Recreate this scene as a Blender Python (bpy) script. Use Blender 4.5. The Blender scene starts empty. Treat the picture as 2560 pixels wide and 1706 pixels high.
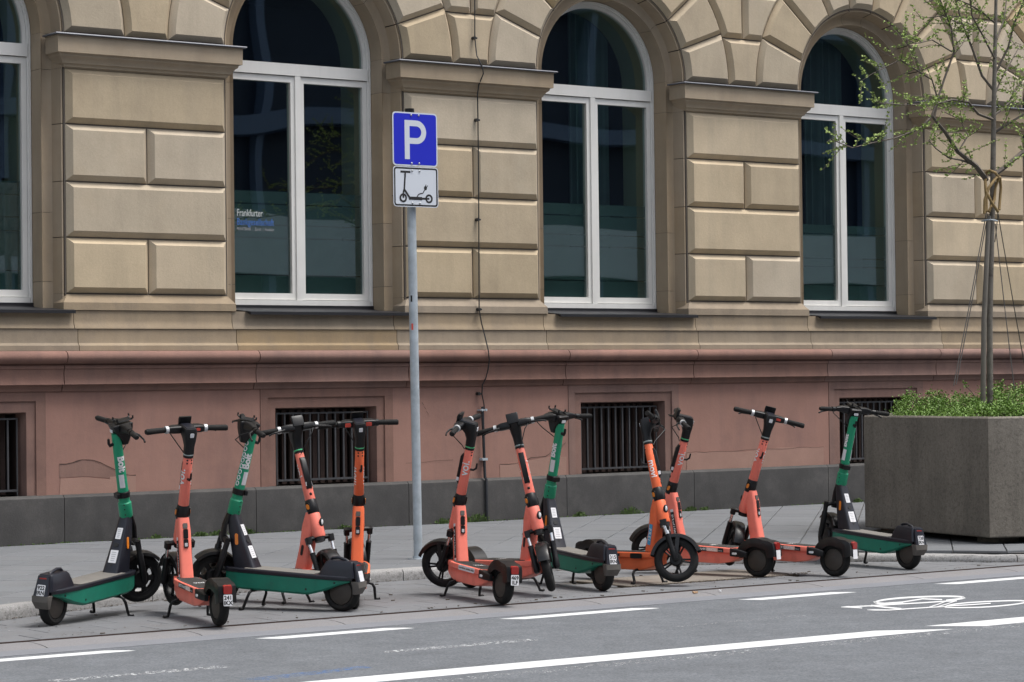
import bpy, bmesh, math, random
from mathutils import Vector, Matrix
random.seed(7)
R = math.radians
scene = bpy.context.scene
col = scene.collection

# ------------------------------------------------------------------ camera, sky, sun, exposure
cam_d = bpy.data.cameras.new('camera'); cam = bpy.data.objects.new('camera', cam_d); col.objects.link(cam)
cam_d.sensor_width = 36.0; cam_d.lens = 87.19; cam_d.clip_end = 1500; cam_d.clip_start = .1
rx = Vector((0.81154, -0.58418, -0.01198)); uy = Vector((-0.00003, -0.02055, 0.99979)); fz = Vector((0.58430, 0.81137, 0.01669))
M = Matrix((rx, uy, -fz)).transposed().to_4x4(); M.translation = Vector((0, -19.6, 1.38))
cam.matrix_world = M
scene.camera = cam

SUN_EL, SUN_DIR = 68.0, Vector((.62, -.75, 0)).normalized()      # direction towards the sun on the ground plane
world = bpy.data.worlds.new('World'); scene.world = world; world.use_nodes = True
wn = world.node_tree.nodes; wl = world.node_tree.links; wn.clear()
sky = wn.new('ShaderNodeTexSky'); sky.sky_type = 'NISHITA'; sky.sun_disc = False
sky.sun_elevation = R(SUN_EL); sky.sun_rotation = math.atan2(SUN_DIR.x, SUN_DIR.y)
sky.air_density = 1.0; sky.dust_density = 4.0; sky.ozone_density = 1.0
hsv = wn.new('ShaderNodeHueSaturation'); hsv.inputs['Saturation'].default_value = .50; hsv.inputs['Hue'].default_value = .488
bg = wn.new('ShaderNodeBackground'); bg.inputs['Strength'].default_value = .14
wo = wn.new('ShaderNodeOutputWorld')
wl.new(sky.outputs[0], hsv.inputs['Color']); wl.new(hsv.outputs[0], bg.inputs['Color']); wl.new(bg.outputs[0], wo.inputs['Surface'])
sd = bpy.data.lights.new('sun', 'SUN'); sd.energy = 1.5; sd.angle = R(22); sd.color = (1, .98, .93)
sun = bpy.data.objects.new('sun', sd); col.objects.link(sun)
sv = Vector((SUN_DIR.x * math.cos(R(SUN_EL)), SUN_DIR.y * math.cos(R(SUN_EL)), math.sin(R(SUN_EL))))
sun.rotation_euler = sv.to_track_quat('Z', 'Y').to_euler()
vs = scene.view_settings
scene.display_settings.display_device = 'sRGB'
vs.view_transform = 'Standard'; vs.look = 'None'; vs.gamma = 1; vs.use_curve_mapping = False
vs.exposure = 0.77
scene.cycles.use_denoising = True
scene.cycles.max_bounces = 8; scene.cycles.transparent_max_bounces = 12
scene.cycles.caustics_reflective = False; scene.cycles.caustics_refractive = False

# ------------------------------------------------------------------ materials
MATS = {}
def mat(name, base, rough=.8, metal=0.0, var=0.0, var_scale=3.0, spot=None, spot_scale=40.0, spot_amt=.5, bump=0.0, bump_scale=60.0,
        obj_var=0.0, grain=0.0, grain_scale=250.0, streak=None, streak_amt=.5, spec=.5, coat=0.0, extra=None, alt=None, speck=None):
    """Principled material; var = soft blotches, spot = second colour in patches, grain = fine speckle, obj_var = change from piece to piece"""
    if name in MATS: return MATS[name]
    m = bpy.data.materials.new(name); m.use_nodes = True; MATS[name] = m
    nt = m.node_tree; n = nt.nodes; l = nt.links
    b = n['Principled BSDF']
    b.inputs['Roughness'].default_value = rough; b.inputs['Metallic'].default_value = metal
    b.inputs['Specular IOR Level'].default_value = spec
    if coat: b.inputs['Coat Weight'].default_value = coat; b.inputs['Coat Roughness'].default_value = .15
    tc = n.new('ShaderNodeTexCoord'); geo = n.new('ShaderNodeNewGeometry')
    P = geo.outputs['Position'] if extra == 'world' else tc.outputs['Object']
    c = n.new('ShaderNodeRGB'); c.outputs[0].default_value = (*base, 1); cur = c.outputs[0]
    def noise(scale, detail=4, rough_=.55, vec=None):
        t = n.new('ShaderNodeTexNoise'); t.inputs['Scale'].default_value = scale; t.inputs['Detail'].default_value = detail; t.inputs['Roughness'].default_value = rough_
        l.new(vec or P, t.inputs['Vector']); return t.outputs['Fac']
    def mixc(fac, a, bb, mode='MIX'):
        x = n.new('ShaderNodeMix'); x.data_type = 'RGBA'; x.blend_type = mode
        if isinstance(fac, float): x.inputs[0].default_value = fac
        else: l.new(fac, x.inputs[0])
        l.new(a, x.inputs[6])
        if isinstance(bb, tuple): x.inputs[7].default_value = (*bb, 1)
        else: l.new(bb, x.inputs[7])
        return x.outputs[2]
    def ramp(src, a, bv, lo=0.0, hi=1.0):
        x = n.new('ShaderNodeMapRange'); x.inputs[1].default_value = a; x.inputs[2].default_value = bv; x.inputs[3].default_value = lo; x.inputs[4].default_value = hi
        l.new(src, x.inputs[0]); return x.outputs[0]
    def mul(src, val):
        g = n.new('ShaderNodeCombineColor')
        for i in range(3): l.new(val, g.inputs[i])
        return mixc(1.0, src, g.outputs[0], 'MULTIPLY')
    if alt:                                                        # some pieces lean to a second colour
        oi0 = n.new('ShaderNodeObjectInfo'); q0 = n.new('ShaderNodeMath'); q0.operation = 'MULTIPLY'; q0.inputs[1].default_value = 3.77; l.new(oi0.outputs['Random'], q0.inputs[0])
        q1 = n.new('ShaderNodeMath'); q1.operation = 'FRACT'; l.new(q0.outputs[0], q1.inputs[0]); cur = mixc(q1.outputs[0], cur, alt)
    if spot: cur = mixc(ramp(noise(spot_scale, 6, .65), .5, .68, 0, spot_amt), cur, spot)
    if streak:
        mp = n.new('ShaderNodeMapping'); mp.inputs['Scale'].default_value = (1, 1, .12); l.new(P, mp.inputs['Vector'])
        cur = mixc(ramp(noise(7, 5, .65, mp.outputs[0]), .46, .75, 0, streak_amt), cur, streak)
    if var: cur = mul(cur, ramp(noise(var_scale, 5, .6), .25, .75, 1 - var, 1 + var))
    if grain: cur = mul(cur, ramp(noise(grain_scale, 2, .7), .2, .8, 1 - grain, 1 + grain))
    if speck:                                                      # small light flecks: grit, gum, droppings
        cc, sc_, th, am = speck; vo = n.new('ShaderNodeTexVoronoi'); vo.inputs['Scale'].default_value = sc_; l.new(P, vo.inputs['Vector'])
        cur = mixc(ramp(vo.outputs['Distance'], th, th * .6, 0, am), cur, cc)
    if obj_var:
        oi = n.new('ShaderNodeObjectInfo'); cur = mul(cur, ramp(oi.outputs['Random'], 0, 1, 1 - obj_var, 1 + obj_var))
        h = n.new('ShaderNodeHueSaturation'); l.new(cur, h.inputs['Color']); h.inputs['Hue'].default_value = .5
        w = n.new('ShaderNodeMath'); w.operation = 'FRACT'; ww = n.new('ShaderNodeMath'); ww.operation = 'MULTIPLY'; ww.inputs[1].default_value = 7.31
        l.new(oi.outputs['Random'], ww.inputs[0]); l.new(ww.outputs[0], w.inputs[0])
        l.new(ramp(w.outputs[0], 0, 1, 1 - 1.6 * obj_var, 1 + 1.6 * obj_var), h.inputs['Saturation']); cur = h.outputs[0]
    l.new(cur, b.inputs['Base Color'])
    if bump:
        bn = n.new('ShaderNodeBump'); bn.inputs['Strength'].default_value = bump; bn.inputs['Distance'].default_value = .004
        l.new(noise(bump_scale, 6, .7), bn.inputs['Height']); l.new(bn.outputs[0], b.inputs['Normal'])
    return m

mat('sandstone', (.505, .400, .262), .9, alt=(.455, .390, .300), streak=(.33, .275, .205), streak_amt=.35, var=.12, var_scale=2.2, spot=(.41, .325, .225), spot_scale=1.6, spot_amt=.35, bump=.55, bump_scale=38, obj_var=.085, grain=.09, grain_scale=120, extra='world')
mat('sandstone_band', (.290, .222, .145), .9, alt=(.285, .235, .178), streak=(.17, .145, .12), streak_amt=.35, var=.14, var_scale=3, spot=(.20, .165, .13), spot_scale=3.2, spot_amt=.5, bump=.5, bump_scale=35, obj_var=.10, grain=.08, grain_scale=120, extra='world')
mat('sandstone_jamb', (.375, .298, .210), .9, streak=(.27, .22, .165), streak_amt=.4, var=.10, var_scale=2.5, spot=(.33, .24, .15), spot_scale=2, spot_amt=.35, bump=.35, obj_var=.05, grain=.06, extra='world')
mat('red_stone', (.232, .133, .106), .88, var=.16, var_scale=2.5, spot=(.13, .075, .065), spot_scale=2.6, spot_amt=.45, streak=(.10, .07, .065), streak_amt=.35, bump=.45, bump_scale=40, obj_var=.05, grain=.08, extra='world')
mat('red_plaster', (.315, .174, .137), .92, var=.13, var_scale=1.6, spot=(.20, .115, .10), spot_scale=1.5, spot_amt=.55, streak=(.19, .12, .11), streak_amt=.35, bump=.5, bump_scale=30, grain=.06, grain_scale=160, extra='world')
mat('red_patch', (.335, .200, .158), .95, var=.10, var_scale=4, bump=.5, bump_scale=60, grain=.08, extra='world')
mat('basalt', (.047, .045, .044), .72, var=.28, var_scale=2.5, spot=(.085, .08, .075), spot_scale=5, spot_amt=.3, streak=(.08, .075, .068), streak_amt=.3, bump=.4, bump_scale=50, obj_var=.10, grain=.18, grain_scale=90, extra='world')
mat('zinc', (.13, .135, .155), .5, .4, var=.12, var_scale=8)
mat('dark_metal', (.030, .030, .034), .45, .4, var=.1)
mat('window_paint', (.76, .75, .72), .42, var=.05, var_scale=3, streak=(.55, .54, .50), streak_amt=.25)
mat('grille_steel', (.105, .105, .11), .5, .5, var=.15, var_scale=10)
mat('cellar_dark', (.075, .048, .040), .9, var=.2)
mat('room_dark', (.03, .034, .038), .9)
mat('room_reveal', (.36, .37, .28), .85)
mat('film', (.050, .090, .090), .75, var=.10, var_scale=2)
mat('curtain', (.22, .30, .32), .9, var=.15, var_scale=5)
mat('mortar', (.14, .12, .10), .95)
mat('asphalt', (.124, .134, .147), .93, speck=((.36, .36, .36), 16, .05, .8), var=.17, var_scale=5.5, spot=(.096, .104, .115), spot_scale=1.1, spot_amt=.5, bump=.8, bump_scale=140, grain=.5, grain_scale=70, extra='world')
mat('pavement_slab', (.148, .156, .166), .9, speck=((.38, .38, .37), 5.5, .055, .75), var=.08, var_scale=1.2, spot=(.130, .133, .140), spot_scale=3, spot_amt=.5, bump=.4, bump_scale=90, obj_var=.05, grain=.16, grain_scale=110, extra='world')
mat('bay_paver', (.152, .157, .166), .9, speck=((.34, .33, .32), 6.5, .05, .7), var=.10, var_scale=1.4, spot=(.125, .124, .126), spot_scale=2.6, spot_amt=.6, bump=.4, bump_scale=90, obj_var=.05, grain=.16, grain_scale=110, extra='world')
mat('cover_concrete', (.20, .18, .155), .92, var=.14, var_scale=3, spot=(.13, .11, .09), spot_scale=4, spot_amt=.6, bump=.4, grain=.14, extra='world')
mat('dirt', (.075, .058, .042), .97, var=.3, var_scale=20, bump=.9, bump_scale=80, grain=.3, extra='world')
mat('joint_sand', (.085, .080, .074), .97, var=.3, var_scale=6, extra='world')
mat('granite', (.30, .295, .29), .88, var=.12, var_scale=4, spot=(.13, .125, .12), spot_scale=45, spot_amt=.75, bump=.8, bump_scale=60, obj_var=.08, grain=.35, grain_scale=130, extra='world')
mat('gutter_concrete', (.195, .192, .198), .9, var=.10, var_scale=2, spot=(.17, .16, .155), spot_scale=4, spot_amt=.5, bump=.5, grain=.20, grain_scale=100, obj_var=.04, extra='world')
mat('gutter_strip', (.178, .186, .205), .9, var=.10, var_scale=2, bump=.5, grain=.15, grain_scale=100, extra='world')
mat('soil', (.05, .04, .03), .97, var=.3)
mat('exposed_concrete', (.195, .174, .146), .95, var=.25, var_scale=1.6, spot=(.075, .068, .058), spot_scale=34, spot_amt=.55, streak=(.105, .095, .08), streak_amt=.6, bump=.9, bump_scale=45, grain=.24, grain_scale=75)
def paint_mat(name, wear):
    m = mat(name, (.62, .63, .64), .8, var=.05, grain=.06, grain_scale=90, extra='world')
    if wear:
        nt = m.node_tree; n = nt.nodes; l = nt.links; b = n['Principled BSDF']
        t = n.new('ShaderNodeTexNoise'); t.inputs['Scale'].default_value = 42; t.inputs['Detail'].default_value = 6; t.inputs['Roughness'].default_value = .75
        g = n.new('ShaderNodeNewGeometry'); l.new(g.outputs['Position'], t.inputs['Vector'])
        r = n.new('ShaderNodeMapRange'); r.inputs[1].default_value = wear - .03; r.inputs[2].default_value = wear + .03; l.new(t.outputs['Fac'], r.inputs[0])
        l.new(r.outputs[0], b.inputs['Alpha'])
    return m
paint_mat('road_paint', .30); paint_mat('worn_paint', .55); paint_mat('ghost_paint', .60)
mat('blue_paint', (.10, .20, .42), .85, extra='world')
nt = MATS['blue_paint'].node_tree; _t = nt.nodes.new('ShaderNodeTexNoise'); _t.inputs['Scale'].default_value = 30; _t.inputs['Detail'].default_value = 6
_r = nt.nodes.new('ShaderNodeMapRange'); _r.inputs[1].default_value = .42; _r.inputs[2].default_value = .62; _r.inputs[4].default_value = .6
_g = nt.nodes.new('ShaderNodeNewGeometry'); nt.links.new(_g.outputs['Position'], _t.inputs['Vector'])
nt.links.new(_t.outputs['Fac'], _r.inputs[0]); nt.links.new(_r.outputs[0], nt.nodes['Principled BSDF'].inputs['Alpha'])
# scooters
mat('bolt_green', (.015, .30, .155), .38, var=.06, var_scale=8, spec=.4)
mat('bolt_deck_green', (.012, .190, .125), .42, var=.10, var_scale=9, spot=(.02, .10, .075), spot_scale=14, spot_amt=.35, spec=.4)
mat('bolt_navy', (.011, .012, .019), .36, var=.10, var_scale=9, spec=.5)
mat('coral', (.90, .225, .165), .42, var=.05, var_scale=9, spot=(.50, .10, .07), spot_scale=11, spot_amt=.25, spec=.4)
mat('orange', (.90, .175, .065), .42, var=.05, var_scale=9, spot=(.52, .09, .04), spot_scale=11, spot_amt=.2, spec=.4)
mat('black_plastic', (.008, .008, .009), .40, var=.15, var_scale=14, spec=.32)
mat('fender_plastic', (.009, .009, .010), .30, var=.3, var_scale=12, spot=(.035, .028, .022), spot_scale=13, spot_amt=.35, spec=.4)
mat('grey_flap', (.105, .095, .085), .7, var=.2, var_scale=14)
mat('rubber', (.010, .010, .010), .75, spec=.3, var=.2, var_scale=16, spot=(.036, .030, .025), spot_scale=14, spot_amt=.4, bump=.5, bump_scale=90)
mat('rim_black', (.009, .009, .010), .45, spec=.3, var=.2, var_scale=12)
mat('hub_dirty', (.045, .037, .030), .6, var=.25, var_scale=12)
mat('deck_mat', (.062, .058, .054), .85, var=.15, var_scale=10, bump=.5, bump_scale=120)
mat('bolt_mat', (.165, .155, .140), .85, var=.15, var_scale=7)
mat('chrome', (.6, .6, .6), .22, 1.0)
mat('silver_ring', (.55, .56, .57), .4, .3)
mat('led_off', (.38, .44, .42), .4)
mat('led_green', (.10, .55, .24), .4)
mat('amber', (.75, .22, .02), .3, spec=.6)
mat('red_lamp', (.30, .022, .018), .25, spec=.6)
mat('white_sticker', (.74, .74, .76), .6)
mat('reflector', (.72, .73, .74), .35)
mat('black_ink', (.012, .012, .013), .6)
mat('white_ink', (.80, .80, .80), .6)
mat('grey_ink', (.40, .41, .43), .6)
mat('cyan_sticker', (.07, .36, .62), .55)
mat('red_sticker', (.75, .09, .06), .55)
mat('tan_text', (.85, .55, .47), .6)
mat('galvanised', (.44, .49, .53), .5, .25, var=.22, var_scale=9, spot=(.30, .35, .39), spot_scale=12, spot_amt=.5)
mat('sign_blue', (.012, .020, .50), .45)
mat('sign_white', (.62, .66, .72), .45)
mat('bolt_head', (.45, .46, .47), .4, .8)
mat('window_white', (.50, .54, .54), .7)
mat('window_blue', (.06, .17, .50), .7)
# vegetation
mat('leaf', (.29, .39, .10), .6, obj_var=0, var=.25, var_scale=5, extra='world')
mat('shrub_leaf', (.14, .25, .040), .55, var=.4, var_scale=9, extra='world')
mat('weed_leaf', (.09, .15, .035), .7, var=.3, var_scale=12, extra='world')
mat('bark', (.16, .145, .125), .9, var=.2, var_scale=5, spot=(.045, .04, .036), spot_scale=9, spot_amt=.75, bump=.8, bump_scale=40)
mat('dark_bark', (.115, .098, .082), .9, var=.25, var_scale=9, bump=.8, bump_scale=40)
mat('stake_wood', (.16, .145, .125), .9, var=.2, var_scale=6, bump=.5, bump_scale=60)
mat('rope', (.25, .17, .07), .75, var=.15, var_scale=20)
mat('wire', (.09, .085, .08), .5, .4)
mat('cable_black', (.014, .014, .015), .55)
mat('crack', (.045, .028, .024), .95)
mat('pipe_black', (.022, .023, .027), .5, .2, var=.2, var_scale=15)
# houses opposite
mat('facade_white', (.78, .80, .82), .8, var=.05)
mat('facade_dark', (.040, .058, .095), .5)
mat('facade_blue', (.20, .27, .40), .5)
mat('litter', (.45, .28, .16), .8)

def glass_mat():
    m = bpy.data.materials.new('window_glass'); m.use_nodes = True; nt = m.node_tree; n = nt.nodes; l = nt.links; n.clear()
    o = n.new('ShaderNodeOutputMaterial'); mx = n.new('ShaderNodeMixShader'); tr = n.new('ShaderNodeBsdfTransparent'); gl = n.new('ShaderNodeBsdfGlossy')
    g0 = n.new('ShaderNodeNewGeometry'); dp = n.new('ShaderNodeVectorMath'); dp.operation = 'DOT_PRODUCT'; l.new(g0.outputs['Incoming'], dp.inputs[0]); l.new(g0.outputs['Normal'], dp.inputs[1])
    def mth(op, a, b=None):
        x = n.new('ShaderNodeMath'); x.operation = op
        for k, v in enumerate((a, b)):
            if v is None: continue
            if isinstance(v, (int, float)): x.inputs[k].default_value = v
            else: l.new(v, x.inputs[k])
        return x.outputs[0]
    c1 = mth('SUBTRACT', 1.0, mth('ABSOLUTE', dp.outputs['Value'])); fres = mth('ADD', mth('MULTIPLY', mth('POWER', c1, 5.0), .91), .09)   # Schlick, the same from both sides
    tr.inputs['Color'].default_value = (.72, .80, .78, 1); gl.inputs['Roughness'].default_value = .012; gl.inputs['Color'].default_value = (.9, .95, 1, 1)
    t = n.new('ShaderNodeTexNoise'); t.inputs['Scale'].default_value = .9; t.inputs['Detail'].default_value = 0
    g = n.new('ShaderNodeNewGeometry'); l.new(g.outputs['Position'], t.inputs['Vector'])
    b = n.new('ShaderNodeBump'); b.inputs['Strength'].default_value = .16; b.inputs['Distance'].default_value = .02
    l.new(t.outputs['Fac'], b.inputs['Height']); l.new(b.outputs[0], gl.inputs['Normal'])
    l.new(fres, mx.inputs[0]); l.new(tr.outputs[0], mx.inputs[1]); l.new(gl.outputs[0], mx.inputs[2]); l.new(mx.outputs[0], o.inputs['Surface'])
    MATS['glass'] = m
glass_mat()

# ------------------------------------------------------------------ mesh helpers
class MB:
    def __init__(s): s.v = []; s.f = []
    def add(s, verts, faces):
        o = len(s.v); s.v += [tuple(p) for p in verts]; s.f += [tuple(i + o for i in q) for q in faces]; return s
    def box(s, x0, x1, y0, y1, z0, z1):
        return s.add([(x0, y0, z0), (x1, y0, z0), (x1, y1, z0), (x0, y1, z0), (x0, y0, z1), (x1, y0, z1), (x1, y1, z1), (x0, y1, z1)],
                     [(0, 3, 2, 1), (4, 5, 6, 7), (0, 1, 5, 4), (1, 2, 6, 5), (2, 3, 7, 6), (3, 0, 4, 7)])
    def loft(s, rings, closed=True, cap0=True, cap1=True):
        n = len(rings[0]); v = [p for r in rings for p in r]; f = []
        for i in range(len(rings) - 1):
            for j in range(n if closed else n - 1):
                k = (j + 1) % n; f.append((i * n + j, i * n + k, (i + 1) * n + k, (i + 1) * n + j))
        if closed and cap0: f.append(tuple(range(n - 1, -1, -1)))
        if closed and cap1: f.append(tuple((len(rings) - 1) * n + j for j in range(n)))
        return s.add(v, f)
    def tube(s, path, r, n=8, cap=True, flat=1.0):
        path = [Vector(p) for p in path]; rr = r if isinstance(r, (list, tuple)) else [r] * len(path); rings = []
        ref = None
        for i, p in enumerate(path):
            t = (path[min(i + 1, len(path) - 1)] - path[max(i - 1, 0)]).normalized()
            if ref is None:
                ref = Vector((0, 1, 0)) if abs(t.y) < .8 else Vector((1, 0, 0))
            a = (ref - t * ref.dot(t)).normalized(); ref = a; b = t.cross(a)
            rings.append([p + (a * math.cos(2 * math.pi * k / n) * flat + b * math.sin(2 * math.pi * k / n)) * rr[i] for k in range(n)])
        return s.loft(rings, True, cap, cap)
    def lathe_y(s, prof, c, n=24, closed=False):     # prof: (radius, y); turned about the y axis through c
        rings = [[(c[0] + r * math.cos(2 * math.pi * k / n), c[1] + y, c[2] + r * math.sin(2 * math.pi * k / n)) for k in range(n)] for r, y in prof]
        if closed: rings.append(rings[0])
        return s.loft(rings, True, False, False)
    def prism(s, poly, y0, y1):                      # poly in x,z ; extruded along y (counter-clockwise seen from -y)
        n = len(poly); v = [(x, y0, z) for x, z in poly] + [(x, y1, z) for x, z in poly]
        f = [tuple(range(n)), tuple(range(2 * n - 1, n - 1, -1))] + [(i, i + n, (i + 1) % n + n, (i + 1) % n) for i in range(n)]
        return s.add(v, f)
    def prism_z(s, poly, z0, z1):                    # poly in x,y counter-clockwise from above
        n = len(poly); v = [(x, y, z0) for x, y in poly] + [(x, y, z1) for x, y in poly]
        f = [tuple(range(n - 1, -1, -1)), tuple(range(n, 2 * n))] + [(i, (i + 1) % n, (i + 1) % n + n, i + n) for i in range(n)]
        return s.add(v, f)
    def sphere(s, c, r, n=8, m=6, sc=(1, 1, 1)):
        rings = []
        for i in range(m + 1):
            a = math.pi * i / m - math.pi / 2; q = max(math.cos(a), .02)
            rings.append([(c[0] + sc[0] * r * q * math.cos(2 * math.pi * k / n), c[1] + sc[1] * r * q * math.sin(2 * math.pi * k / n), c[2] + sc[2] * r * math.sin(a)) for k in range(n)])
        return s.loft(rings)
    def xform(s, M): s.v = [tuple(M @ Vector(p)) for p in s.v]; return s
    def mesh(s, name, m, smooth=35):
        me = bpy.data.meshes.new(name); me.from_pydata(s.v, [], s.f)
        if m: me.materials.append(MATS[m] if isinstance(m, str) else m)
        me.validate()
        if smooth:
            me.polygons.foreach_set('use_smooth', [True] * len(me.polygons)); me.set_sharp_from_angle(angle=R(smooth))
        return me
    def obj(s, name, m, parent=None, smooth=35, M=None):
        return put(name, s.mesh(name, m, smooth), parent, M)
def put(name, me, parent=None, M=None):
    o = bpy.data.objects.new(name, me); col.objects.link(o)
    if parent is not None: o.parent = parent
    if M is not None: o.matrix_local = M
    return o
def empty(name, loc=(0, 0, 0), label=None, cat=None, group=None, parent=None):
    o = bpy.data.objects.new(name, None); col.objects.link(o); o.location = loc; o.empty_display_size = .1
    if parent is not None: o.parent = parent
    return tag(o, label, cat, group)
def tag(o, label=None, cat=None, group=None, kind=None):
    if label: o['label'] = label
    if cat: o['category'] = cat
    if group: o['group'] = group
    if kind: o['kind'] = kind
    return o
def rrect(cx, cz, hx, hz, r, n=3):
    pts = []
    for sx, sz, a0 in ((1, 1, 0), (-1, 1, 90), (-1, -1, 180), (1, -1, 270)):
        for k in range(n + 1):
            a = R(a0 + 90 * k / n); pts.append((cx + sx * (hx - r) + r * math.cos(a), cz + sz * (hz - r) + r * math.sin(a)))
    return pts
_txt = {}
def text_geo(s, size=1.0, align='CENTER', bold=0.0, spacing=1.0):
    """flat lettering as (verts 2-D, faces), height about 0.7*size"""
    key = (s, size, align, bold, spacing)
    if key in _txt: return _txt[key]
    c = bpy.data.curves.new('t', 'FONT'); c.body = s; c.size = size; c.align_x = align; c.offset = bold; c.space_character = spacing; c.resolution_u = 3; c.fill_mode = 'FRONT' if hasattr(c, 'fill_mode') else 'BOTH'
    o = bpy.data.objects.new('t', c); col.objects.link(o); bpy.context.view_layer.update()
    me = bpy.data.meshes.new_from_object(o.evaluated_get(bpy.context.evaluated_depsgraph_get()))
    vv = [(p.co.x, p.co.y) for p in me.vertices]; ff = [tuple(p.vertices) for p in me.polygons]
    bpy.data.objects.remove(o); bpy.data.curves.remove(c); bpy.data.meshes.remove(me)
    _txt[key] = (vv, ff); return vv, ff
_cut = {}
def text_strips(s, size, align='CENTER', bold=0.0, step=.004):
    """lettering cut into narrow strips so that it can be bent round a tube"""
    key = (s, size, align, bold)
    if key not in _cut:
        vv, ff = text_geo(s, size, align, bold); bm = bmesh.new(); vs_ = [bm.verts.new((a, b, 0)) for a, b in vv]
        for q in ff:
            try: bm.faces.new([vs_[i] for i in q])
            except ValueError: pass
        lo, hi = min(b for a, b in vv), max(b for a, b in vv); y_ = lo + step
        while y_ < hi:
            bmesh.ops.bisect_plane(bm, geom=bm.verts[:] + bm.edges[:] + bm.faces[:], plane_co=(0, y_, 0), plane_no=(0, 1, 0)); y_ += step
        bm.verts.index_update(); _cut[key] = ([(v.co.x, v.co.y) for v in bm.verts], [tuple(v.index for v in f.verts) for f in bm.faces]); bm.free()
    return _cut[key]
def text_mb(s, size, o, ex, ey, align='CENTER', bold=0.0, lift=.0, spacing=1.0, mbx=None):
    """lettering laid on the plane through o with reading direction ex and letter-up ey"""
    vv, ff = text_geo(s, size, align, bold, spacing); ex = Vector(ex).normalized(); ey = Vector(ey).normalized(); nn = ex.cross(ey)
    if mbx is None: mbx = MB()
    return mbx.add([Vector(o) + ex * a + ey * b + nn * lift for a, b in vv], ff)
def plate_mb(o, ex, ey, w, h, t, r=.006, lift=0.0, mbx=None):
    """thin rounded plate centred at o in the plane ex,ey, thickness t out of the plane"""
    ex = Vector(ex).normalized(); ey = Vector(ey).normalized(); nn = ex.cross(ey); o = Vector(o) + nn * lift
    p = rrect(0, 0, w / 2, h / 2, min(r, w / 2.01, h / 2.01)); rings = [[o + ex * a + ey * b + nn * q for a, b in p] for q in (0, t)]
    if mbx is None: mbx = MB()
    return mbx.loft(rings)

# ------------------------------------------------------------------ the ground
KERB = [(-2.0, -6.05), (3.0, -6.05), (4.6, -5.85), (5.6, -5.42), (6.5, -5.02), (7.2, -4.70), (8.0, -4.40), (8.9, -4.23), (9.8, -4.17), (10.7, -4.16), (11.6, -4.25), (12.4, -4.45), (13.1, -4.74), (13.75, -5.12), (14.22, -5.58), (14.45, -5.95), (14.66, -6.16), (15.1, -6.235), (16.5, -6.245), (20.0, -6.245), (26.0, -6.245)]
BAY_Z, GUT_Y = -.08, -6.25
g = MB(); g.add([(-300, -300, -.32), (300, -300, -.32), (300, 300, -.32), (-300, 300, -.32)], [(0, 1, 2, 3)])
tag(g.obj('ground', 'joint_sand'), kind='structure')
g = MB(); g.box(-60, 90, -24.0, -6.76, -.30, -.105)
tag(g.obj('road', 'asphalt'), kind='structure')
g = MB(); g.box(-60, 90, -40.0, -24.0, -.30, -.02)
tag(g.obj('far_pavement', 'pavement_slab'), kind='structure')

def offset_line(pts, d):
    out = []
    for i, p in enumerate(pts):
        a = Vector(pts[max(i - 1, 0)]); b = Vector(pts[min(i + 1, len(pts) - 1)]); t = (b - a).normalized(); out.append((p[0] - t.y * d, p[1] + t.x * d))
    return out
def kerb_y(x):
    for (x0, y0), (x1, y1) in zip(KERB, KERB[1:]):
        if x0 <= x <= x1: return y0 + (y1 - y0) * (x - x0) / max(x1 - x0, 1e-6)
    return -6.245 if x > 10 else -6.05
KIN = offset_line(KERB, .15)
def pav_z(y): return max(0, (y + 4.0) / 4.0) * .045
# pavement bed under the slabs, and the setting objects that carry the slabs
pav = MB()
bed = [(p[0], p[1]) for p in KIN[1:]] + [(60, -6.09), (60, .3), (3.0, .3)]
pav.add([(x, y, pav_z(y) - .016) for x, y in bed], [tuple(range(len(bed)))])
pav_bed = pav.obj('pavement', 'joint_sand', smooth=0); tag(pav_bed, kind='structure')
bay = MB(); bb = [(p[0], p[1]) for p in KERB[:-3][::-1]] + [(-2, -6.251), (15.1, -6.251)]
bay.add([(x, y, BAY_Z - .012) for x, y in bb[::-1]], [tuple(range(len(bb)))])
bay_bed = bay.obj('parking_bay', 'joint_sand', smooth=0); tag(bay_bed, kind='structure')

def clip_poly(poly, inside, cross):
    out = []
    for i, p in enumerate(poly):
        q = poly[(i + 1) % len(poly)]; a, b = inside(p), inside(q)
        if a: out.append(p)
        if a != b: out.append(cross(p, q))
    return out
def bis(f):
    def cr(p, q):
        lo, hi = (p, q) if f(p) else (q, p)
        for _ in range(24):
            m = ((lo[0] + hi[0]) / 2, (lo[1] + hi[1]) / 2)
            if f(m): lo = m
            else: hi = m
        return lo
    return cr
def kin_y(x):
    for (x0, y0), (x1, y1) in zip(KIN, KIN[1:]):
        if x0 <= x <= x1: return y0 + (y1 - y0) * (x - x0) / max(x1 - x0, 1e-6)
    return -6.095 if x > 10 else -5.9
def view_px(p):
    d = Vector(p) - Vector((0, -19.6, 1.38)); z = d.dot(fz); return (512 + 2480 * d.dot(rx) / z, 341 - 2480 * d.dot(uy) / z, z)
def slab_mesh(poly, zt, th, b=.004):
    n = len(poly); c = (sum(p[0] for p in poly) / n, sum(p[1] for p in poly) / n)
    def inset(p, d):
        v = Vector((p[0] - c[0], p[1] - c[1])); return (c[0] + v.x * (1 - d / max(v.length, .02)), c[1] + v.y * (1 - d / max(v.length, .02)))
    m = MB(); z = zt if callable(zt) else (lambda y: zt)
    m.loft([[(x, y, z(y) - th) for x, y in poly], [(x, y, z(y) - b) for x, y in poly], [(*inset(p, b * 1.4), z(p[1])) for p in poly]], True, False, True)
    return m
in_pav = lambda p: p[1] >= kin_y(p[0]) + .006
in_wall = lambda p: p[1] <= -.034
slabs = []
S = .42
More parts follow.
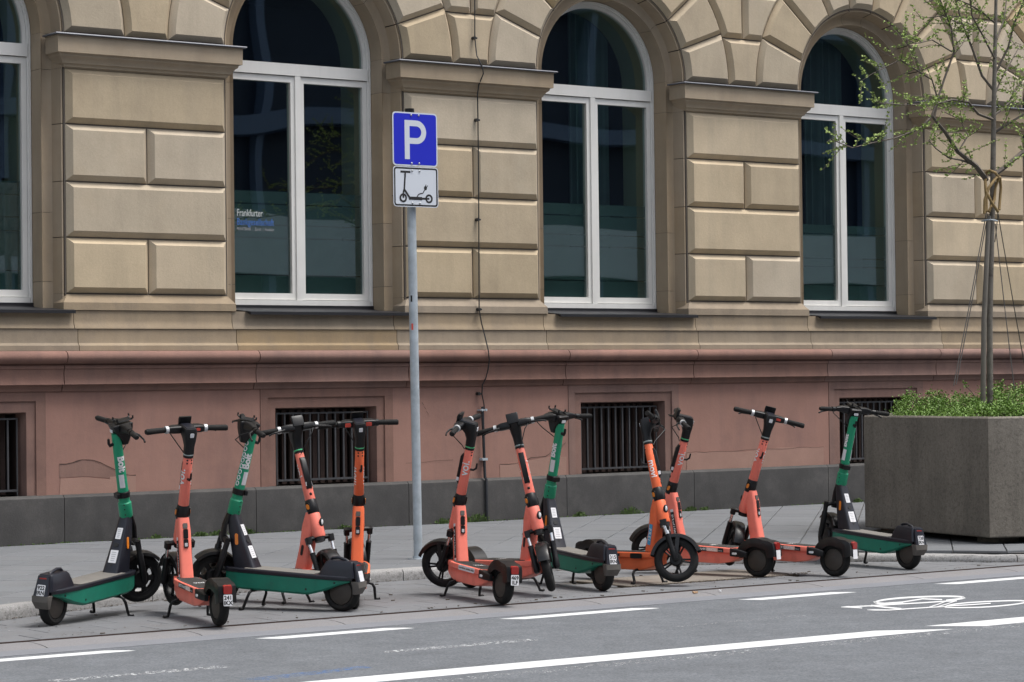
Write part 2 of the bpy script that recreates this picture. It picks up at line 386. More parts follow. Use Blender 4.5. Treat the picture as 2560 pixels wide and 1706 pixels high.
for i in range(-40, 60):
    for j in range(-40, 60):
        u, v = 13.94 + (i - j) * S / math.sqrt(2), -.40 + (i + j) * S / math.sqrt(2)
        if not (5.0 < u < 24 and -6.6 < v < .5): continue
        g_ = .006; h = S / math.sqrt(2) - g_
        poly = [(u, v - h), (u + h, v), (u, v + h), (u - h, v)]
        for f_ in (in_pav, in_wall): poly = clip_poly(poly, f_, bis(f_)) if poly else poly
        if len(poly) < 3: continue
        ar = abs(sum(a[0] * b[1] - b[0] * a[1] for a, b in zip(poly, poly[1:] + poly[:1]))) / 2
        if ar < .003: continue
        px = view_px((u, v, 0)); vis = -30 < px[0] < 1054 and px[1] < 712
        slabs.append((vis, 1 / px[2], poly))
slabs.sort(key=lambda s: (not s[0], -s[1]))
rest = MB()
for k, (vis, _, poly) in enumerate(slabs):
    dz = random.uniform(-.0015, .0015)
    m = slab_mesh(poly, lambda y, dz=dz: pav_z(y) + dz, .05)
    if vis and k < 300: m.obj('paving_slab', 'pavement_slab', pav_bed, 25)
    else: rest.add(m.v, m.f)
if rest.v: tag(rest.obj('far_paving', 'pavement_slab', pav_bed, 25), kind='stuff')
COVER = (10.95, 12.55, -5.80, -5.08)
in_bay = lambda p: p[1] <= kerb_y(p[0]) - .004
rest = MB(); cells = []
PX, PY = .40, .30
for i in range(-8, 52):
    for j in range(8):
        x0 = -.2 + i * PX + (.5 * PX if j % 2 else 0); y1 = -6.255 + (j + 1) * PY
        if x0 < -1.9 or x0 > 15.0: continue
        q = .0035; poly = [(x0 + q, y1 - PY + q), (x0 + PX - q, y1 - PY + q), (x0 + PX - q, y1 - q), (x0 + q, y1 - q)]
        cx_, cy_ = x0 + PX / 2, y1 - PY / 2
        poly = clip_poly(poly, in_bay, bis(in_bay))
        r_ = lambda p: p[0] <= 15.1
        if poly: poly = clip_poly(poly, r_, bis(r_))
        if COVER[0] + .02 < cx_ < COVER[1] - .02 and COVER[2] < cy_ < COVER[3]: continue
        if COVER[0] < x0 + PX and x0 < COVER[1] and COVER[2] < y1 and y1 - PY < COVER[3] and len(poly) > 2:
            if cx_ < COVER[0] + .02: f_ = lambda p: p[0] <= COVER[0] - .004
            elif cx_ > COVER[1] - .02: f_ = lambda p: p[0] >= COVER[1] + .004
            elif cy_ < COVER[2] + .0: f_ = lambda p: p[1] <= COVER[2] - .004
            else: f_ = lambda p: p[1] >= COVER[3] + .004
            poly = clip_poly(poly, f_, bis(f_))
        if len(poly) < 3: continue
        ar = abs(sum(a[0] * b[1] - b[0] * a[1] for a, b in zip(poly, poly[1:] + poly[:1]))) / 2
        if ar < .002: continue
        px = view_px((cx_, cy_, -.08)); cells.append((-40 < px[0] < 1064 and px[1] < 720, 1 / px[2], poly))
cells.sort(key=lambda s: (not s[0], -s[1]))
for k, (vis, _, poly) in enumerate(cells):
    m = slab_mesh(poly, BAY_Z + random.uniform(-.0012, .0012), .05, .003)
    if vis and k < 300: m.obj('bay_paver', 'bay_paver', bay_bed, 25)
    else: rest.add(m.v, m.f)
if rest.v: tag(rest.obj('far_pavers', 'bay_paver', bay_bed, 25), kind='stuff')
# concrete cover set in the bay, with its dirty rim
t = empty('cover_slab', ((COVER[0] + COVER[1]) / 2, (COVER[2] + COVER[3]) / 2, BAY_Z), 'worn concrete cover slab sunk in the pavers with dirt in its joint', 'cover slab')
m = MB(); m.box(-.775, .775, -.335, .335, -.05, .004); m.obj('slab', 'cover_concrete', t)
m = MB()
for a in ((-.8, .8, -.36, -.34), (-.8, .8, .34, .36), (-.8, -.78, -.34, .34), (.78, .8, -.34, .34)): m.box(a[0], a[1], a[2], a[3], -.05, .0015)
m.obj('dirty_joint', 'dirt', t)
random.seed(3)
m = MB()
for k in range(900):
    x = random.uniform(-.85, .95); y = -.36 + random.gauss(0, .022) if random.random() < .75 else random.gauss(-.36, .06) + .0
    if x > .6: y += random.uniform(0, .10)
    s_ = random.uniform(.003, .010); a = random.uniform(0, 6.28)
    m.add([(x + s_ * math.cos(a + q), y + s_ * math.sin(a + q) * random.uniform(.6, 1), .003 + (.004 if q > 4 else 0)) for q in (0, 2.1, 4.2)] , [(0, 1, 2)])
tag(m.obj('soil_crumbs', 'dirt', t, 0), kind='stuff')

# kerb stones
kr = empty('kerb', (0, 0, 0)); tag(kr, kind='structure')
L = [Vector(p) for p in KERB]; acc = [0.0]
for a, b in zip(L, L[1:]): acc.append(acc[-1] + (b - a).length)
def along(pts, s):
    for k in range(len(acc) - 1):
        if acc[k] <= s <= acc[k + 1] + 1e-9:
            q = (s - acc[k]) / (acc[k + 1] - acc[k]); a, b = Vector(pts[k]), Vector(pts[k + 1]); return a + (b - a) * q
    return Vector(pts[-1])
s = 0.0; random.seed(11)
while s < acc[-1] - .05:
    ln = min(random.uniform(.85, 1.15), acc[-1] - s); n = 5; rings = []
    for k in range(n + 1):
        q = s + .004 + (ln - .008) * k / n; o = along(KERB, q); i = along(KIN, q); zt = .003 + random.uniform(-.003, .003)
        if o.x > 12.6: zt -= min(.030, (o.x - 12.6) * .02)
        w = (i - o)
        P = lambda f_, z: (o.x + w.x * f_, o.y + w.y * f_, z)
        j = lambda: random.uniform(-.004, .004)
        rings.append([P(0 + j(), -.20), P(.0 + j() * 2, zt - .045 + j()), P(.02 + j(), zt - .018), P(.12, zt + j() * .3), P(.55, zt + j() * .3), P(.97, zt), P(.97, -.20)])
    m = MB(); m.loft(rings); m.obj('kerb_stone', 'granite', kr, 50); s += ln
# rubbish and moss along the foot of the kerb
m = MB(); random.seed(5)
for k in range(1500):
    q = random.uniform(6.5, acc[-1] - 1); o = along(KERB, q); i = along(KIN, q); d = (o - i).normalized() * abs(random.gauss(0, .025)) + Vector((0, 0))
    s_ = random.uniform(.003, .012); a = random.uniform(0, 6.28); z = BAY_Z + .004
    m.add([(o.x + d.x + s_ * math.cos(a + r_), o.y + d.y + s_ * math.sin(a + r_), z + random.uniform(0, .008)) for r_ in (0, 2.1, 4.2)], [(0, 1, 2)])
tag(m.obj('kerb_litter', 'dirt', kr, 0), kind='stuff')

# grit, leaf bits and cigarette ends scattered over the bay
m = MB(); random.seed(41)
for k in range(520):
    x = random.uniform(4.5, 14.3); y = random.uniform(-6.24, kerb_y(x) - .02) if random.random() < .6 else -6.24 + abs(random.gauss(0, .05))
    s_ = random.uniform(.003, .010); a = random.uniform(0, 6.28)
    if random.random() < .12: dx, dy = math.cos(a) * .014, math.sin(a) * .014; m.tube([(x - dx, y - dy, BAY_Z + .005), (x + dx, y + dy, BAY_Z + .005)], .0035, 5)
    else: m.add([(x + s_ * math.cos(a + r_), y + s_ * math.sin(a + r_), BAY_Z + .003 + random.uniform(0, .006)) for r_ in (0, 1.9, 4.0)], [(0, 1, 2)])
tag(m.obj('grit', 'dirt', bay_bed, 0), kind='stuff')
# low rolled kerb of concrete blocks and the smooth channel beside the road
gt = empty('gutter', (0, 0, 0)); tag(gt, kind='structure')
x = -20.0 + .12
while x < 40:
    ln = 1.0; rings = []
    for xx in (x + .004, x + ln / 2, x + ln - .004):
        rings.append([(xx, -6.53, -.25), (xx, -6.53, -.1035), (xx, -6.49, -.0975), (xx, -6.42, -.0915), (xx, -6.33, -.0885), (xx, -6.270, -.0890), (xx, -6.2605, -.0905), (xx, -6.2605, -.25)])
    m = MB(); m.loft(rings)
    if 3 < x < 17: m.obj('gutter_block', 'gutter_concrete', gt, 50)
    x += ln
m = MB(); m.box(-40, 80, -6.78, -6.534, -.25, -.1025); m.obj('gutter_channel', 'gutter_strip', gt)
m = MB(); m.box(-40, 3.12, -6.53, -6.2605, -.25, -.0895); m.box(17.13, 80, -6.53, -6.2605, -.25, -.0895); tag(m.obj('far_gutter', 'gutter_concrete', gt), kind='stuff')
m = MB(); m.box(-40, 80, -6.2595, -6.2505, -.2, -.0822); m.obj('gutter_joint', 'crack', gt)
# bits of litter on the gutter
for x, y, s_, mm, lab in ((11.02, -6.42, .02, 'litter', 'tiny brown scrap of litter lying on the rolled kerb'), (11.23, -6.44, .010, 'white_sticker', 'tiny white paper scrap lying on the rolled kerb')):
    m = MB(); m.loft([[(x - s_, y - s_ * .7, -.088), (x + s_, y - s_ * .5, -.088), (x + s_ * .8, y + s_ * .6, -.086), (x - s_ * .7, y + s_ * .6, -.086)],
                      [(x - s_ * .8, y - s_ * .6, -.079), (x + s_ * .9, y - s_ * .5, -.073), (x + s_ * .7, y + s_ * .5, -.078), (x - s_ * .7, y + s_ * .5, -.074)]])
    tag(m.obj('litter_scrap', mm), lab, 'litter')

# road markings
mk = empty('road_markings', (0, 0, 0)); tag(mk, kind='structure')
RZ = -.1045
def flat(poly, name, mm, z=RZ): return MB().add([(a, b, z) for a, b in poly], [tuple(range(len(poly)))]).obj(name, mm, mk, 0)
def dash(x0, x1, y0, w, sk=.11, mm='road_paint', name='dash_line'):
    flat([(x0 + sk, y0 - w), (x1 + sk * .2, y0 - w), (x1, y0 - w * .6), (x1 - sk, y0), (x0, y0), ][::1], name, mm, RZ)
for x0, x1 in ((3.5, 4.45), (5.35, 6.42), (7.28, 8.30), (9.04, 10.22), (11.02, 11.98), (12.88, 13.9), (14.7, 15.7), (16.6, 17.6)):
    dash(x0, x1, -6.87, .125)
def thick(x0, x1): flat([(x0 + .32, -9.19), (x1 + .16, -9.225), (x1 - .35, -8.985), (x0, -8.93)], 'lane_line', 'road_paint')
flat([(-30, -9.10), (5.0, -9.10), (10.66, -9.225), (10.25, -8.985), (5.0, -8.86), (-30, -8.86)], 'lane_line', 'road_paint')
flat([(10.92, -9.225), (40, -9.28), (40, -9.05), (10.66, -8.985)], 'lane_line', 'road_paint')
for x0, x1, y in ((3.4, 4.4, -8.0), (5.45, 6.45, -8.0), (7.45, 8.47, -8.0)):
    flat([(x0, y - .05), (x1, y - .07), (x1, y + .03), (x0, y + .04)], 'worn_dash', 'worn_paint')
flat([(9.55, -8.02), (10.6, -8.03), (10.6, -7.98), (9.55, -7.97)], 'worn_dash', 'ghost_paint')
flat([(6.5, -9.38), (13.5, -9.42), (13.5, -9.27), (6.5, -9.24)], 'worn_dash', 'ghost_paint')
flat([(6.3, -8.70), (7.0, -8.60), (7.0, -8.50), (6.2, -8.58)], 'blue_mark', 'blue_paint')
# bicycle symbol: outline strips read off in the picture plane and laid on the road surface as one flat marking
def gpt(px, py):
    d = rx * ((px - 1280) / 6200) - uy * ((py - 853) / 6200) + fz; t_ = (RZ - 1.38) / d.z; return (d.x * t_, -19.6 + d.y * t_)
def bk(x, y): return gpt(2080 + x / 4.902, 1460 + y / 4.902)
sym = MB(); lay = [0]
def stroke(pts, w):
    w = [q * 1.3 for q in w] if isinstance(w, (list, tuple)) else w * 1.3; pts = [Vector(p) for p in pts]; l2, r2 = [], []
    for i, p in enumerate(pts):
        t_ = (pts[min(i + 1, len(pts) - 1)] - pts[max(i - 1, 0)]).normalized(); ww = w[i] if isinstance(w, (list, tuple)) else w; q = Vector((-t_.y, t_.x)) * ww / 2
        if abs(t_.x) < .5: q *= 2.6
        l2.append(bk(*(p + q))); r2.append(bk(*(p - q)))
    n = len(pts); lay[0] += 1; z = RZ + .0003 * lay[0]
    sym.add([(a, b, z) for a, b in l2 + r2], [(i, i + n, i + n + 1, i + 1) for i in range(n - 1)])
def spl(pts, n=6):                                                  # smooth curve through the points
    P = [Vector(p) for p in pts]; out = []
    for i in range(len(P) - 1):
        a, b, c, d = P[max(i - 1, 0)], P[i], P[i + 1], P[min(i + 2, len(P) - 1)]
        for k in range(n):
            u = k / n; out.append(.5 * ((2 * b) + (c - a) * u + (2 * a - 5 * b + 4 * c - d) * u * u + (3 * b - a - 3 * c + d) * u ** 3))
    return out + [P[-1]]
stroke(spl([(640, 242), (560, 236), (530, 224), (640, 196), (860, 172), (1100, 160), (1350, 153), (1520, 155), (1610, 165), (1580, 182), (1400, 203)]), 15)
stroke(spl([(1380, 285), (1440, 262), (1600, 238), (1850, 220), (2150, 208), (2320, 208), (2380, 220), (2300, 243), (2050, 272), (1800, 288), (1550, 292), (1380, 287)]), 11)
stroke([(110, 286), (200, 283), (370, 298)], [4, 15, 8]); stroke([(200, 284), (480, 271), (700, 250), (870, 234)], 10)
stroke([(600, 245), (870, 225), (1110, 186), (1350, 196)], 11); stroke([(470, 275), (800, 252), (1100, 236), (1400, 216), (1530, 212)], 11)
stroke([(480, 268), (640, 290), (850, 310)], 13); stroke([(430, 324), (520, 324), (700, 326), (950, 309), (1250, 290), (1400, 283)], [4, 12, 9, 10, 9, 8])
stroke([(1190, 291), (1300, 255), (1400, 218)], 8); stroke([(1290, 287), (1400, 255), (1520, 213)], 8); stroke([(1420, 277), (1700, 262), (1945, 245)], 10)
sym.obj('bicycle_symbol', 'road_paint', mk, 0)

# ------------------------------------------------------------------ the bank building
bank = empty('bank_building', (15, 0, 0), 'pale sandstone bank building with arched windows, red stone plinth band and barred cellar windows', 'building')
def bobj(mb, name, m, smooth=35, parent=None):
    o = mb.obj(name, m, None, smooth); o.parent = parent or bank
    o.matrix_parent_inverse = Matrix.Translation((-15, 0, 0)) if (parent is None or parent is bank) else Matrix()
    return o
# pier block edges at the front plane
PL = [5.91, 9.39, 12.895, 16.365, 19.80, 23.25]; PR = [7.47, 10.954, 14.445, 17.905, 21.35, 24.8]
ROWS = [(2.200, 2.674), (2.688, 3.158), (3.172, 3.656), (3.670, 4.140)]
SPR = 4.455
def off_poly(poly, d):
    n = len(poly); out = []
    for i in range(n):
        a, b, c = Vector(poly[i - 1]), Vector(poly[i]), Vector(poly[(i + 1) % n])
        e1 = (b - a).normalized(); e2 = (c - b).normalized(); n1 = Vector((-e1.y, e1.x)); n2 = Vector((-e2.y, e2.x))
        k = n1 + n2; k = k / max(k.length_squared / 2, .35); out.append(tuple(b + k * d))
    return out
def block(poly, name='stone_block', inset=.048, proud=.046, m='sandstone'):
    if sum(a[0] * b[1] - b[0] * a[1] for a, b in zip(poly, poly[1:] + poly[:1])) < 0: poly = poly[::-1]
    fr = off_poly(poly, inset); mb = MB()
    mb.loft([[(x, .03, z) for x, z in poly], [(x, .004, z) for x, z in poly], [(x, -proud, z) for x, z in fr]][::1], True, False, True)
    return bobj(mb, name, m, 20)
random.seed(21)
for k, (l_, r_) in enumerate(zip(PL, PR)):
    for q, (z0, z1) in enumerate(ROWS):
        gx = .006
        if q % 2: spans = [(l_, r_)]
        else:
            mid = (l_ + r_) / 2 + random.uniform(-.015, .015); spans = [(l_, mid - gx), (mid + gx, r_)]
        for a, b in spans: block([(a, z0), (b, z0), (b, z1), (a, z1)])
# the window openings: centre and half widths
WIN = [((PR[i] + PL[i + 1]) / 2, (PL[i + 1] - PR[i]) / 2) for i in range(5)]
R_OUT = 1.53
def arc(c, r, a0, a1, n): return [(c + r * math.cos(R(a0 + (a1 - a0) * i / n)), SPR + r * math.sin(R(a0 + (a1 - a0) * i / n))) for i in range(n + 1)]
for wi, (cx_, hw) in enumerate(WIN):
    for v in range(9):
        a0, a1 = v * 20, v * 20 + 20
        da = .36
        poly = arc(cx_, hw + .0, a0 + da, a1 - da, 4) + arc(cx_, R_OUT, a1 - da * .65, a0 + da * .65, 4)
        block(poly[::-1], 'voussoir')
# blocks between the arches
for k in range(6):
    cl = WIN[k - 1][0] if k > 0 else PL[0] - .97; cr = WIN[k][0] if k < 5 else PR[5] + .97
    def xl(z): return cl + math.sqrt(max(R_OUT ** 2 - (z - SPR) ** 2, .0001)) + .008
    def xr(z): return cr - math.sqrt(max(R_OUT ** 2 - (z - SPR) ** 2, .0001)) - .008
    zs = [(SPR + .002, 4.935), (4.949, 5.42), (5.434, 5.90)]
    for q, (z0, z1) in enumerate(zs):
        n = 4; Ls = [(xl(z0 + (z1 - z0) * i / n), z0 + (z1 - z0) * i / n) for i in range(n + 1)]; Rs = [(xr(z0 + (z1 - z0) * i / n), z0 + (z1 - z0) * i / n) for i in range(n + 1)]
        mid = (PL[k] + PR[k]) / 2
        if q % 2 == 0: block(Rs + Ls[::-1])
        else:
            block([(mid - .006, z0), (mid - .006, z1)] + Ls[::-1]); block(Rs + [(mid + .006, z1), (mid + .006, z0)])
# wall behind the blocks (seen only in the joints), with arched openings
wall = MB()
for k in range(6): wall.box(PL[k] - .012, PR[k] + .012, .012, .50, 2.05, SPR + .02)
for wi, (cx_, hw) in enumerate(WIN):
    xa = (PL[wi] + PR[wi]) / 2; xb = (PL[wi + 1] + PR[wi + 1]) / 2; n = 28; r = hw - .012
    A = [(cx_ + r * math.cos(math.pi * (1 - i / n)), SPR + r * math.sin(math.pi * (1 - i / n))) for i in range(n + 1)]
    top = [(xa + (xb - xa) * i / n, 6.3) for i in range(n + 1)]
    v = [(x, .0125, z) for x, z in A] + [(x, .0125, z) for x, z in top]
    wall.add(v, [(i, i + 1, n + 2 + i, n + 1 + i) for i in range(n)] + [(0, n + 1, 2 * n + 2), (n, 2 * n + 3, 2 * n + 1)])
    wall.v += [(xa, .0125, SPR), (xb, .0125, SPR)]
bobj(wall, 'backing_wall', 'mortar', 0)
# upper storeys, out of the picture, and the ends of the building
m = MB(); m.box(-6, 40, -.04, 12, 5.92, 17.0); bobj(m, 'upper_wall', 'sandstone', 0)
m = MB(); m.box(-6, 5.88, -.02, 12, -.3, 5.92); m.box(24.83, 40, -.02, 12, -.3, 5.92); bobj(m, 'end_wall', 'sandstone', 0)
# jamb and arch mouldings: a profile swept up each jamb and round the arch
PROF1 = [(-.004, .016), (.010, .016), (.012, .032), (.020, .032), (.022, .020), (.032, .024), (.036, .045), (.060, .140), (.060, .20)]
PROF2 = [(.060, .150), (.078, .163), (.112, .168), (.145, .158), (.166, .135), (.166, .52)]
def sweep(cx_, hw, prof, s0, s1, n):
    """path parameter: <0 right jamb below the springing (z = SPR + s), 0..180 degrees round the arch, >180 the left jamb"""
    rings = []
    for i in range(n + 1):
        s_ = s0 + (s1 - s0) * i / n; ring_ = []
        for w, y in prof:
            r = hw - w
            if s_ < 0: ring_.append((cx_ + r, y, SPR + s_))
            elif s_ <= 180: ring_.append((cx_ + r * math.cos(R(s_)), y, SPR + r * math.sin(R(s_))))
            else: ring_.append((cx_ - r, y, SPR - (s_ - 180)))
        rings.append(ring_)
    return MB().loft(rings, False)
for wi, (cx_, hw) in enumerate(WIN):
    for z0, z1 in ROWS + [(2.05, 2.19), (4.15, SPR)]:
        a, b = z0 - SPR - .004, z1 - SPR + .004
        if z1 == SPR: b = -.001
        bobj(sweep(cx_, hw, PROF1, a, b, 1), 'jamb_stone', 'sandstone_jamb', 30)
        bobj(sweep(cx_, hw, PROF1, 180 - b, 180 - a, 1), 'jamb_stone', 'sandstone_jamb', 30)
    for v in range(9): bobj(sweep(cx_, hw, PROF1, v * 20 + .28, v * 20 + 19.72, 5), 'arch_stone', 'sandstone_jamb', 30)
    for z0, z1 in ((2.03, 2.30), (2.303, 2.9), (2.903, 4.14), (4.143, SPR)):
        bobj(sweep(cx_, hw, PROF2, z0 - SPR, z1 - SPR, 1), 'reveal_stone', 'sandstone_jamb', 30)
        bobj(sweep(cx_, hw, PROF2, 180 + SPR - z1, 180 + SPR - z0, 1), 'reveal_stone', 'sandstone_jamb', 30)
    for a0, a1 in ((0.1, 39.9), (40.1, 79.9), (80.1, 99.9), (100.1, 139.9), (140.1, 179.9)): bobj(sweep(cx_, hw, PROF2, a0, a1, 9), 'reveal_stone', 'sandstone_jamb', 30)
# capitals: a profile carried round three sides of each pier
def wrap(l_, r_, prof, back=.13):
    rings = []
    for d, z in prof: rings.append([(l_ - d, back, z), (l_ - d, -d, z), (r_ + d, -d, z), (r_ + d, back, z)])
    n = 4; mb = MB(); v = [p for q in rings for p in q]; f = []
    for i in range(len(rings) - 1):
        for j in range(3): f.append((i * n + j, i * n + j + 1, (i + 1) * n + j + 1, (i + 1) * n + j))
    f.append((0, 3, 2, 1)); e = (len(rings) - 1) * n; f.append((e, e + 1, e + 2, e + 3))
    return mb.add(v, f)
for l_, r_ in zip(PL, PR):
    o = bobj(wrap(l_, r_, [(.006, 4.142), (.006, 4.152), (.022, 4.154), (.026, 4.168), (.034, 4.178), (.048, 4.183), (.050, 4.192), (.058, 4.206), (.074, 4.226), (.092, 4.240), (.098, 4.262), (.122, 4.266), (.124, 4.402), (.124, 4.418)]), 'capital', 'sandstone_jamb', 20)
    rings = [[(l_ - .15, -.150, 4.414), (r_ + .15, -.150, 4.414), (r_ + .15, .13, 4.416), (l_ - .15, .13, 4.416)], [(l_ - .154, -.156, 4.421), (r_ + .154, -.156, 4.421), (r_ + .15, .13, 4.43), (l_ - .15, .13, 4.43)],
             [(l_ - .150, -.150, 4.430), (r_ + .150, -.150, 4.430), (r_ + .02, .02, 4.452), (l_ - .02, .02, 4.452)]]
    bobj(MB().loft(rings), 'capital_flashing', 'zinc', 20)
    # pier foot
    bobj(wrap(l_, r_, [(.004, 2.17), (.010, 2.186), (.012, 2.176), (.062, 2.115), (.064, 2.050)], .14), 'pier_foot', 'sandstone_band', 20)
# continuous bands, cut into stones at the joints; profile is (y, z)
def band(prof, cuts, name, m, gap=.003, back=.3):
    for a, b in zip(cuts, cuts[1:]):
        rings = [[(x, y, z) for y, z in prof] + [(x, back, prof[-1][1]), (x, back, prof[0][1])] for x in (a + gap, b - gap)]
        bobj(MB().loft([r[::-1] for r in rings]), name, m, 30)
SC = [5.95, 7.6, 9.425, 10.98, 12.71, 14.46, 16.40, 17.95, 19.93, 21.4, 23.2, 24.9]
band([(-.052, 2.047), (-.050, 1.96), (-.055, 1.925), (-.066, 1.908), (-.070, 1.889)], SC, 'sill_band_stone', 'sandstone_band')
SC2 = [5.9, 7.7, 9.46, 11.02, 12.74, 14.49, 16.43, 17.99, 19.95, 21.43, 23.2, 24.9]
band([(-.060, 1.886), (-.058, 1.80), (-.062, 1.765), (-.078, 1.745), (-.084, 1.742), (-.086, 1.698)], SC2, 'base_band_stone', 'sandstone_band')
TC = [5.7, 7.5, 9.32, 11.21, 12.86, 14.71, 16.35, 18.21, 19.84, 21.6, 23.4, 25.0]
tor = [(-.085, 1.696)] + [(-.10 - .055 * math.sin(R(a)), 1.642 + .053 * math.cos(R(a))) for a in range(0, 181, 20)] + [(-.072, 1.586), (-.070, 1.575), (-.085, 1.572), (-.088, 1.545), (-.076, 1.540), (-.070, 1.500), (-.074, 1.44), (-.082, 1.408), (-.040, 1.405), (-.036, 1.392), (-.022, 1.352), (.002, 1.342)]
band(tor, TC, 'red_moulding', 'red_stone', .004)
# plinth: plaster field with cellar windows, basalt base course
CW = [(7.91, 9.003), (11.454, 12.548), (14.954, 16.031), (18.451, 19.525), (21.9, 22.98)]
px0 = 5.7
for i, (a, b) in enumerate(CW):
    mb = MB(); mb.box(px0, a - .166, 0, .3, .440, 1.345); o = bobj(mb, 'plaster_field', 'red_plaster', 0)
    px0 = b + .176
    w = empty('cellar_window', (0, 0, 0), parent=bank); w.matrix_parent_inverse = Matrix.Translation((-15, 0, 0))
    mb = MB()                                                     # outer surround: slightly proud
    mb.box(a - .163, a - .083, -.006, .3, .442, 1.268); mb.box(b + .083, b + .173, -.006, .3, .442, 1.268); mb.box(a - .163, b + .173, -.0065, .3, 1.2685, 1.3445)
    mb.obj('surround', 'red_stone', w, 0)
    mb = MB()                                                     # inner rebate with splayed edge
    mb.add([(a - .083, .010, .446), (a, .010, .446), (a, .010, 1.174), (a - .083, .010, 1.2685)], [(0, 1, 2, 3)])
    mb.add([(b, .010, .446), (b + .083, .010, .446), (b + .083, .010, 1.2685), (b, .010, 1.174)], [(0, 1, 2, 3)])
    mb.add([(a, .010, 1.174), (b, .010, 1.174), (b + .083, .010, 1.2685), (a - .083, .010, 1.2685)], [(0, 1, 2, 3)])
    mb.add([(a, .010, .446), (a + .045, .16, .446), (a + .03, .16, 1.16), (a, .010, 1.174)], [(0, 1, 2, 3)])
    mb.add([(b, .010, .446), (b - .02, .16, .446), (b - .03, .16, 1.16), (b, .010, 1.174)], [(3, 2, 1, 0)])
    mb.add([(a, .010, 1.174), (b, .010, 1.174), (b - .03, .16, 1.16), (a + .03, .16, 1.16)], [(3, 2, 1, 0)])
    mb.obj('rebate', 'red_stone', w, 0)
    mb = MB(); mb.box(a - .03, b + .03, -.0, .4, .425, .462); mb.obj('cill', 'dirt', w, 0)
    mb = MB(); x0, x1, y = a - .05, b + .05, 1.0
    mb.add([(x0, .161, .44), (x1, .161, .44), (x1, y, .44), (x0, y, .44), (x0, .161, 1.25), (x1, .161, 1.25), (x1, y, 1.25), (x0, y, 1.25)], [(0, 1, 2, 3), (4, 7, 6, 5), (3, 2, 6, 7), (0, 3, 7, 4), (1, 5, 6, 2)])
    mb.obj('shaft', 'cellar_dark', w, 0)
    mb = MB(); gx0, gx1 = a + .052, b - .045
    mb.box(gx0, gx1, .085, .10, 1.112, 1.128); mb.box(gx0, gx1, .085, .10, .498, .516); mb.box(gx0, gx0 + .012, .086, .099, .46, 1.12); mb.box(gx1 - .012, gx1, .086, .099, .46, 1.12)
    mb.obj('grille_frame', 'grille_steel', w, 0)
    bar = None
    for q in range(1, 11):
        x = gx0 + (gx1 - gx0) * q / 11
        if bar is None: bar = MB().box(-.007, .007, .084, .101, .50, 1.126).mesh('grille_bar', 'grille_steel', 0)
        put('grille_bar', bar, w, Matrix.Translation((x, 0, 0)))
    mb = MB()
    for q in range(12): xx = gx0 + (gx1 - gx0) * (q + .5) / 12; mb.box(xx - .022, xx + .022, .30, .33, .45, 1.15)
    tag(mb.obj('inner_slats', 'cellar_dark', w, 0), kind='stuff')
mb = MB(); mb.box(px0, 25.0, 0, .3, .440, 1.345); bobj(mb, 'plaster_field', 'red_plaster', 0)
BC = [5.7, 7.5, 9.33, 11.22, 12.87, 14.735, 16.37, 18.235, 19.9, 21.6, 23.4, 25.0]
for a, b in zip(BC, BC[1:]):
    rings = [[(x, .004, .462), (x, -.006, .460), (x, -.034, .436), (x, -.036, .428), (x, -.036, -.1), (x, .3, -.1), (x, .3, .462)] for x in (a + .003, b - .003)]
    bobj(MB().loft([r for r in rings]), 'base_stone', 'basalt', 30)
# repaired patches of plaster, each a thin skin standing off the wall
def patch(pts, y=-.004, m='red_patch'):
    n = len(pts); mb = MB(); mb.loft([[(x, .001, z) for x, z in pts], [(x, y, z) for x, z in pts]], True, False, True); bobj(mb, 'plaster_patch', m, 20)
patch([(9.30, .455), (10.03, .455), (10.03, .60), (9.78, .60), (9.78, .58), (9.55, .605), (9.31, .60)])
patch([(9.30, .606), (9.56, .61), (9.79, .586), (9.95, .605), (9.86, .64), (9.74, .70), (9.62, .745), (9.52, .755), (9.42, .73), (9.30, .72)][::1], -.0025, 'red_stone')
patch([(13.95, .455), (14.75, .455), (14.76, .64), (14.5, .645), (14.24, .60), (13.95, .585)])
patch([(16.30, .455), (18.2, .455), (18.2, .65), (17.6, .66), (17.1, .63), (16.7, .645), (16.3, .635)])

def crack(pts, w=.0035):
    mb = MB(); n = len(pts); up = [(x, -.0052, z + w * random.uniform(.4, 1.3)) for x, z in pts]; lo = [(x, -.0052, z - w * random.uniform(.2, .6)) for x, z in pts]
    mb.add(up + lo, [(i, i + n, i + n + 1, i + 1) for i in range(n - 1)]); bobj(mb, 'crack', 'crack', 0)
def wander(a, b, n, j): return [(a[0] + (b[0] - a[0]) * i / n + (random.uniform(-j, j) if 0 < i < n else 0), a[1] + (b[1] - a[1]) * i / n + (random.uniform(-j, j) if 0 < i < n else 0)) for i in range(n + 1)]
random.seed(77)
crack([(9.30, .722), (9.36, .722), (9.42, .732), (9.47, .745), (9.52, .757), (9.58, .752), (9.62, .747), (9.69, .725), (9.74, .702), (9.81, .668), (9.86, .642), (9.91, .62), (9.97, .606), (10.03, .604)], .005)
crack([(13.95, .587), (14.05, .585), (14.14, .590), (14.24, .602), (14.28, .620), (14.32, .640), (14.40, .642), (14.5, .647), (14.6, .70), (14.68, .72), (14.75, .78)], .004)
crack(wander((16.3, .637), (18.2, .652), 16, .006), .0025); crack(wander((10.45, .455), (10.58, .50), 4, .006), .003); crack(wander((13.05, 1.20), (13.13, 1.06), 6, .008), .004)
crack(wander((12.70, 1.22), (12.73, .62), 8, .006), .003); crack(wander((11.34, .80), (11.36, .50), 6, .010), .004); crack(wander((12.86, .63), (13.4, .645), 5, .005), .002)
